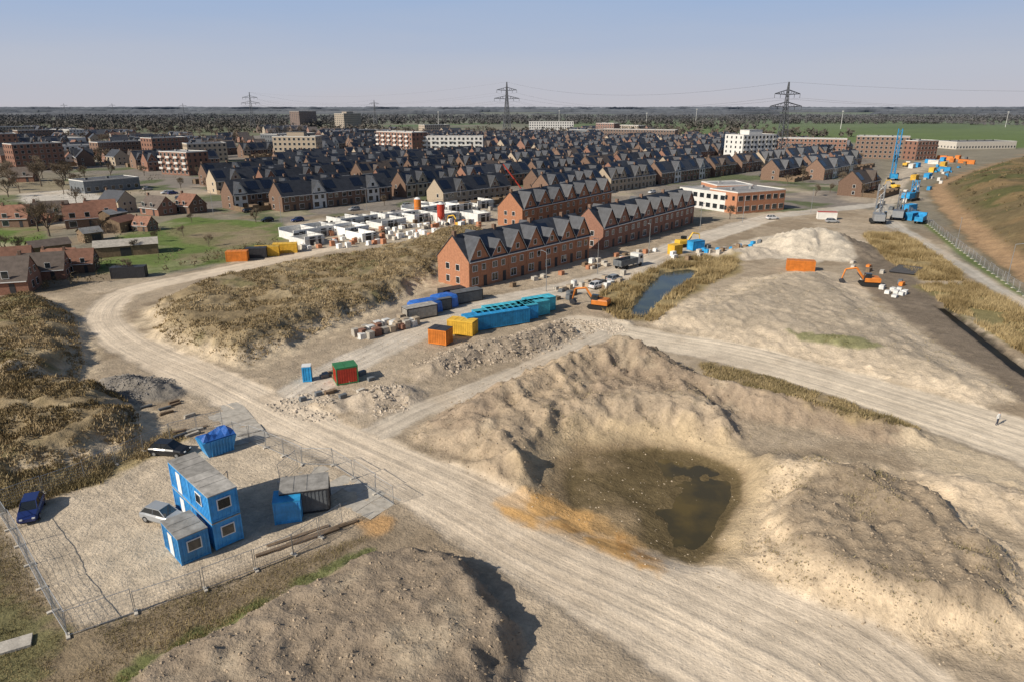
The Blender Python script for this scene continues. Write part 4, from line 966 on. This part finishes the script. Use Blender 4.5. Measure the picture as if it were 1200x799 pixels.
def belt(name,segs,hm,c1,c2,dens=9.0,fs=1.4):
    C=[]
    for (xa,ya,xb,yb,wd) in segs:
        L_=math.hypot(xb-xa,yb-ya);n=max(3,int(L_/dens*max(1,wd/14)))
        t=RNG.uniform(0,1,n);C.append(np.stack([xa+(xb-xa)*t+RNG.normal(0,wd*.3,n),ya+(yb-ya)*t+RNG.normal(0,wd*.5,n)],1))
    c=np.concatenate(C);n=len(c);h=hm*RNG.uniform(.55,1.15,n)*(1+.35*fbm(c[:,0]*.01,c[:,1]*.01,3,4));k=36
    p=RNG.normal(0,1,(n,k,3));p/=np.linalg.norm(p,axis=2,keepdims=True);p*=RNG.uniform(.3,1,(n,k,1))**.5
    p=p*np.stack([h*.42,h*.42,h*.45],1)[:,None,:];p[:,:,2]+=h[:,None]*.52;p[:,:,:2]+=c[:,None,:]
    p=p.reshape(-1,3);m_=len(p);tone=np.clip(RNG.uniform(0,1,m_)*.4+np.repeat(RNG.uniform(0,.6,n),k),0,1)
    V=p[:,None,:]+RNG.normal(0,fs*.75,(m_,3,3))*(hm/12);V[:,:,2]=np.maximum(V[:,:,2],0)
    cc=np.array(c1)*(1-tone[:,None])+np.array(c2)*tone[:,None]
    link(bpy.data.objects.new(name,trimesh(name,V.reshape(-1,3),np.repeat(cc,3,0),VEG)))
belt('distant_tree_row',[(-1500,1450,1000,1500,40),(-1300,1150,-250,1200,40),(200,1150,420,1200,25),(900,1400,1800,1250,20),(-900,1040,-150,980,20),(-700,800,-500,820,20),(100,900,420,860,18),(-200,900,80,880,18),(-1700,1750,1900,1800,40),(-1900,2150,2200,2100,60)],12,(.08,.068,.05),(.12,.10,.075),7,1.8)
# woodland seen from afar: continuous uneven canopy with a solid edge
def canopy(name,xa,xb,y0,depth,hm,step,c,seed,gap=-.35):
    nxx=int((xb-xa)/step);rows=[0,.0,.12,.35,.7,1.0,1.0];Vv=[];Cc=[]
    for j,rj in enumerate(rows):
        x=np.linspace(xa,xb,nxx)+RNG.uniform(-.3,.3,nxx)*step*(j>0)
        yb=y0+fbm(x*.0016,x*0+seed,3,seed)*depth*.9
        y=yb+rj*depth*.35+RNG.uniform(-.3,.3,nxx)*step*(j>0)
        pres=ss((fbm(x*.0022,x*0+seed*3.3,3,seed+5)-gap)*6)
        z=hm*(.60+.30*vnoise(x/(step*3.0),y/(step*3),seed)+.30*RNG.uniform(0,1,nxx))*pres*(0 if j in(0,len(rows)-1) else (.85 if j==1 else 1))
        Vv.append(np.stack([x,y,z-.3],1));t=RNG.uniform(.7,1.3,nxx)[:,None];Cc.append(np.array(c)[None]*t)
    V=np.concatenate(Vv);Cc=np.concatenate(Cc)
    i=np.arange(nxx-1)[None,:]+nxx*np.arange(len(rows)-1)[:,None];q=np.stack([i,i+1,i+nxx+1,i+nxx],-1).reshape(-1,4)
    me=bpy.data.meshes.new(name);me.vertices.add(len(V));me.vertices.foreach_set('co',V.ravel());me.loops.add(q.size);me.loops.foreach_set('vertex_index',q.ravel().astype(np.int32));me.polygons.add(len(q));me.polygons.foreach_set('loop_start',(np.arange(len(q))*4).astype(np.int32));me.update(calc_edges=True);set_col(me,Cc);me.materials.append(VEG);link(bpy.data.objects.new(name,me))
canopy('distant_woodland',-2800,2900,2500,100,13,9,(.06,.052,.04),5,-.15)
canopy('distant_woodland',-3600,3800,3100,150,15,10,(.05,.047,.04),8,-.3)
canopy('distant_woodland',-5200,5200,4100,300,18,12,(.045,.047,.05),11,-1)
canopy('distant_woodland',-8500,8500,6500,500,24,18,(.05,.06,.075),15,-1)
belt('shrubs',[(-190,250,-150,300,10),(-230,330,-170,350,12),(-135,175,-100,200,6),(-110,150,-75,160,4)],4,(.10,.085,.05),(.20,.16,.10),3,.6)
belt('hedge',[(G(0,345)[0],G(0,345)[1],G(130,330)[0],G(130,330)[1],2),(G(200,318)[0],G(200,318)[1],G(340,285)[0],G(340,285)[1],3)],2.4,(.09,.07,.04),(.18,.14,.08),1.5,1)
C=[]
for i in range(600):
    x=RNG.uniform(110,420);y=RNG.uniform(140,520)
    if inpoly(x,y,EMB)>9 and fbm(np.array([x*.03]),np.array([y*.03]),3,5)[0]>-.15: C.append((x,y))
C=np.array(C);zc=HF(C[:,0],C[:,1]);k=40;p=RNG.normal(0,1,(len(C),k,3));p/=np.linalg.norm(p,axis=2,keepdims=True);sz=RNG.uniform(.8,2.0,len(C))
p=p*sz[:,None,None]*RNG.uniform(.4,1,(len(C),k,1));p[:,:,2]=np.abs(p[:,:,2])*.8;p[:,:,:2]+=C[:,None,:];p[:,:,2]+=zc[:,None];p=p.reshape(-1,3)
V=p[:,None,:]+RNG.normal(0,.22,(len(p),3,3));cc=np.array((.10,.08,.045))*RNG.uniform(.6,1.6,(len(p),1))
link(bpy.data.objects.new('embankment_shrubs',trimesh('embankment_shrubs',V.reshape(-1,3),np.repeat(cc,3,0),VEG)))
# ---------------------------------------------------------------- person near the right-hand road
def person(px,py,rot):
    x,y=G(px,py)
    V=[(0,0,.95),(0,0,1.15),(0,0,1.38),(0,0,1.5),(0,0,1.62),(0,0,1.74),(.1,0,.9),(.12,.03,.5),(.13,0,.08),(.14,-.14,.04),(-.1,0,.9),(-.13,-.05,.5),(-.15,.05,.08),(-.16,-.1,.04),(.2,0,1.42),(.27,.02,1.14),(.26,-.08,.9),(.26,-.11,.82),(-.2,0,1.42),(-.28,.03,1.15),(-.3,-.05,.92),(-.3,-.08,.83)]
    E=[(0,1),(1,2),(2,3),(3,4),(4,5),(0,6),(6,7),(7,8),(8,9),(0,10),(10,11),(11,12),(12,13),(2,14),(14,15),(15,16),(16,17),(2,18),(18,19),(19,20),(20,21)]
    Rr=[.15,.14,.16,.06,.095,.09,.09,.065,.045,.04,.09,.065,.045,.04,.065,.05,.04,.04,.065,.05,.04,.04]
    me=bpy.data.meshes.new('body');me.from_pydata(V,E,[]);o=link(bpy.data.objects.new('pedestrian',me));sk=o.modifiers.new('s','SKIN')
    for i,r_ in enumerate(Rr): me.skin_vertices[0].data[i].radius=(r_,r_*.8)
    me.skin_vertices[0].data[0].use_root=True
    o.modifiers.new('d','SUBSURF').levels=1;o.modifiers['d'].render_levels=2
    m,N,L,b=newmat('clothing');tc=N.new('ShaderNodeTexCoord');s=N.new('ShaderNodeSeparateXYZ');L.new(tc.outputs['Object'],s.inputs[0])
    cr=N.new('ShaderNodeValToRGB');cr.color_ramp.interpolation='CONSTANT';el=cr.color_ramp.elements;el[0].color=(.03,.04,.07,1);el[1].position=.5;el[1].color=(.6,.6,.58,1)
    e2=el.new(.86);e2.color=(.5,.3,.22,1);e3=el.new(.94);e3.color=(.06,.04,.02,1)
    mm=N.new('ShaderNodeMath');mm.operation='DIVIDE';mm.inputs[1].default_value=1.82;L.new(s.outputs[2],mm.inputs[0]);L.new(mm.outputs[0],cr.inputs[0]);L.new(cr.outputs[0],b.inputs['Base Color'])
    me.materials.append(m);o.location=(x,y,hz(x,y));o.rotation_euler=(0,0,rot)
person(1168,498,.4)
# ---------------------------------------------------------------- light, sky, camera
sd=Vector((-.82,-.57,0)).normalized();EL=R(33)
sun_vec=Vector((sd.x*math.cos(EL),sd.y*math.cos(EL),math.sin(EL)))
sl=bpy.data.lights.new('sun','SUN');sl.energy=5.0;sl.angle=R(.5);sl.color=(1,.92,.79);so=link(bpy.data.objects.new('sun',sl));so.rotation_euler=(-sun_vec).to_track_quat('-Z','Y').to_euler();so.location=(0,0,200)
w=bpy.data.worlds.new('World');scene.world=w;w.use_nodes=True;N=w.node_tree.nodes;L=w.node_tree.links;bg=N['Background']
sk=N.new('ShaderNodeTexSky');sk.sky_type='NISHITA';sk.sun_disc=False;sk.sun_elevation=EL;sk.sun_rotation=math.atan2(sun_vec.x,sun_vec.y)
sk.air_density=1.0;sk.dust_density=1.0;sk.ozone_density=1.5;STR=.08
tc=N.new('ShaderNodeTexCoord');sx=N.new('ShaderNodeSeparateXYZ');L.new(tc.outputs['Generated'],sx.inputs[0])
ns=N.new('ShaderNodeTexNoise');ns.inputs['Scale'].default_value=2.5;ns.inputs['Detail'].default_value=4;mp=N.new('ShaderNodeMapping');mp.inputs['Scale'].default_value=(1,1,9);L.new(tc.outputs['Generated'],mp.inputs[0]);L.new(mp.outputs[0],ns.inputs['Vector'])
def wm(op,a,b_):
    n=N.new('ShaderNodeMath');n.operation=op
    for k,v in enumerate((a,b_)):
        if isinstance(v,(int,float)):n.inputs[k].default_value=v
        else:L.new(v,n.inputs[k])
    return n.outputs[0]
zc=wm('ADD',sx.outputs[2],wm('MULTIPLY',wm('SUBTRACT',ns.outputs['Fac'],.5),.05))
cr=N.new('ShaderNodeValToRGB');L.new(wm('MULTIPLY',zc,2.0),cr.inputs[0]);el=cr.color_ramp.elements
el[0].position=0;el[0].color=(.52,.51,.555,1);el[1].position=1;el[1].color=(.16,.28,.55,1)
e1=el.new(.08);e1.color=(.49,.52,.60,1);e1=el.new(.27);e1.color=(.34,.455,.66,1)
sc=N.new('ShaderNodeVectorMath');sc.operation='SCALE';sc.inputs['Scale'].default_value=1/STR;L.new(cr.outputs[0],sc.inputs[0])
mr=N.new('ShaderNodeMapRange');mr.interpolation_type='SMOOTHSTEP';mr.inputs[1].default_value=.12;mr.inputs[2].default_value=.30;L.new(sx.outputs[2],mr.inputs[0])
mx=N.new('ShaderNodeMix');mx.data_type='RGBA';L.new(mr.outputs[0],mx.inputs[0]);L.new(sc.outputs[0],mx.inputs[6]);L.new(sk.outputs[0],mx.inputs[7])
L.new(mx.outputs[2],bg.inputs['Color']);bg.inputs['Strength'].default_value=STR
cam=bpy.data.cameras.new('camera');cam.sensor_width=36;cam.lens=24;cam.clip_end=30000;cam.clip_start=.5
co=link(bpy.data.objects.new('camera',cam));co.location=(0,0,CH);co.rotation_euler=(math.pi/2-TH,0,0);scene.camera=co
scene.view_settings.view_transform='Standard';scene.view_settings.look='None';scene.view_settings.exposure=0
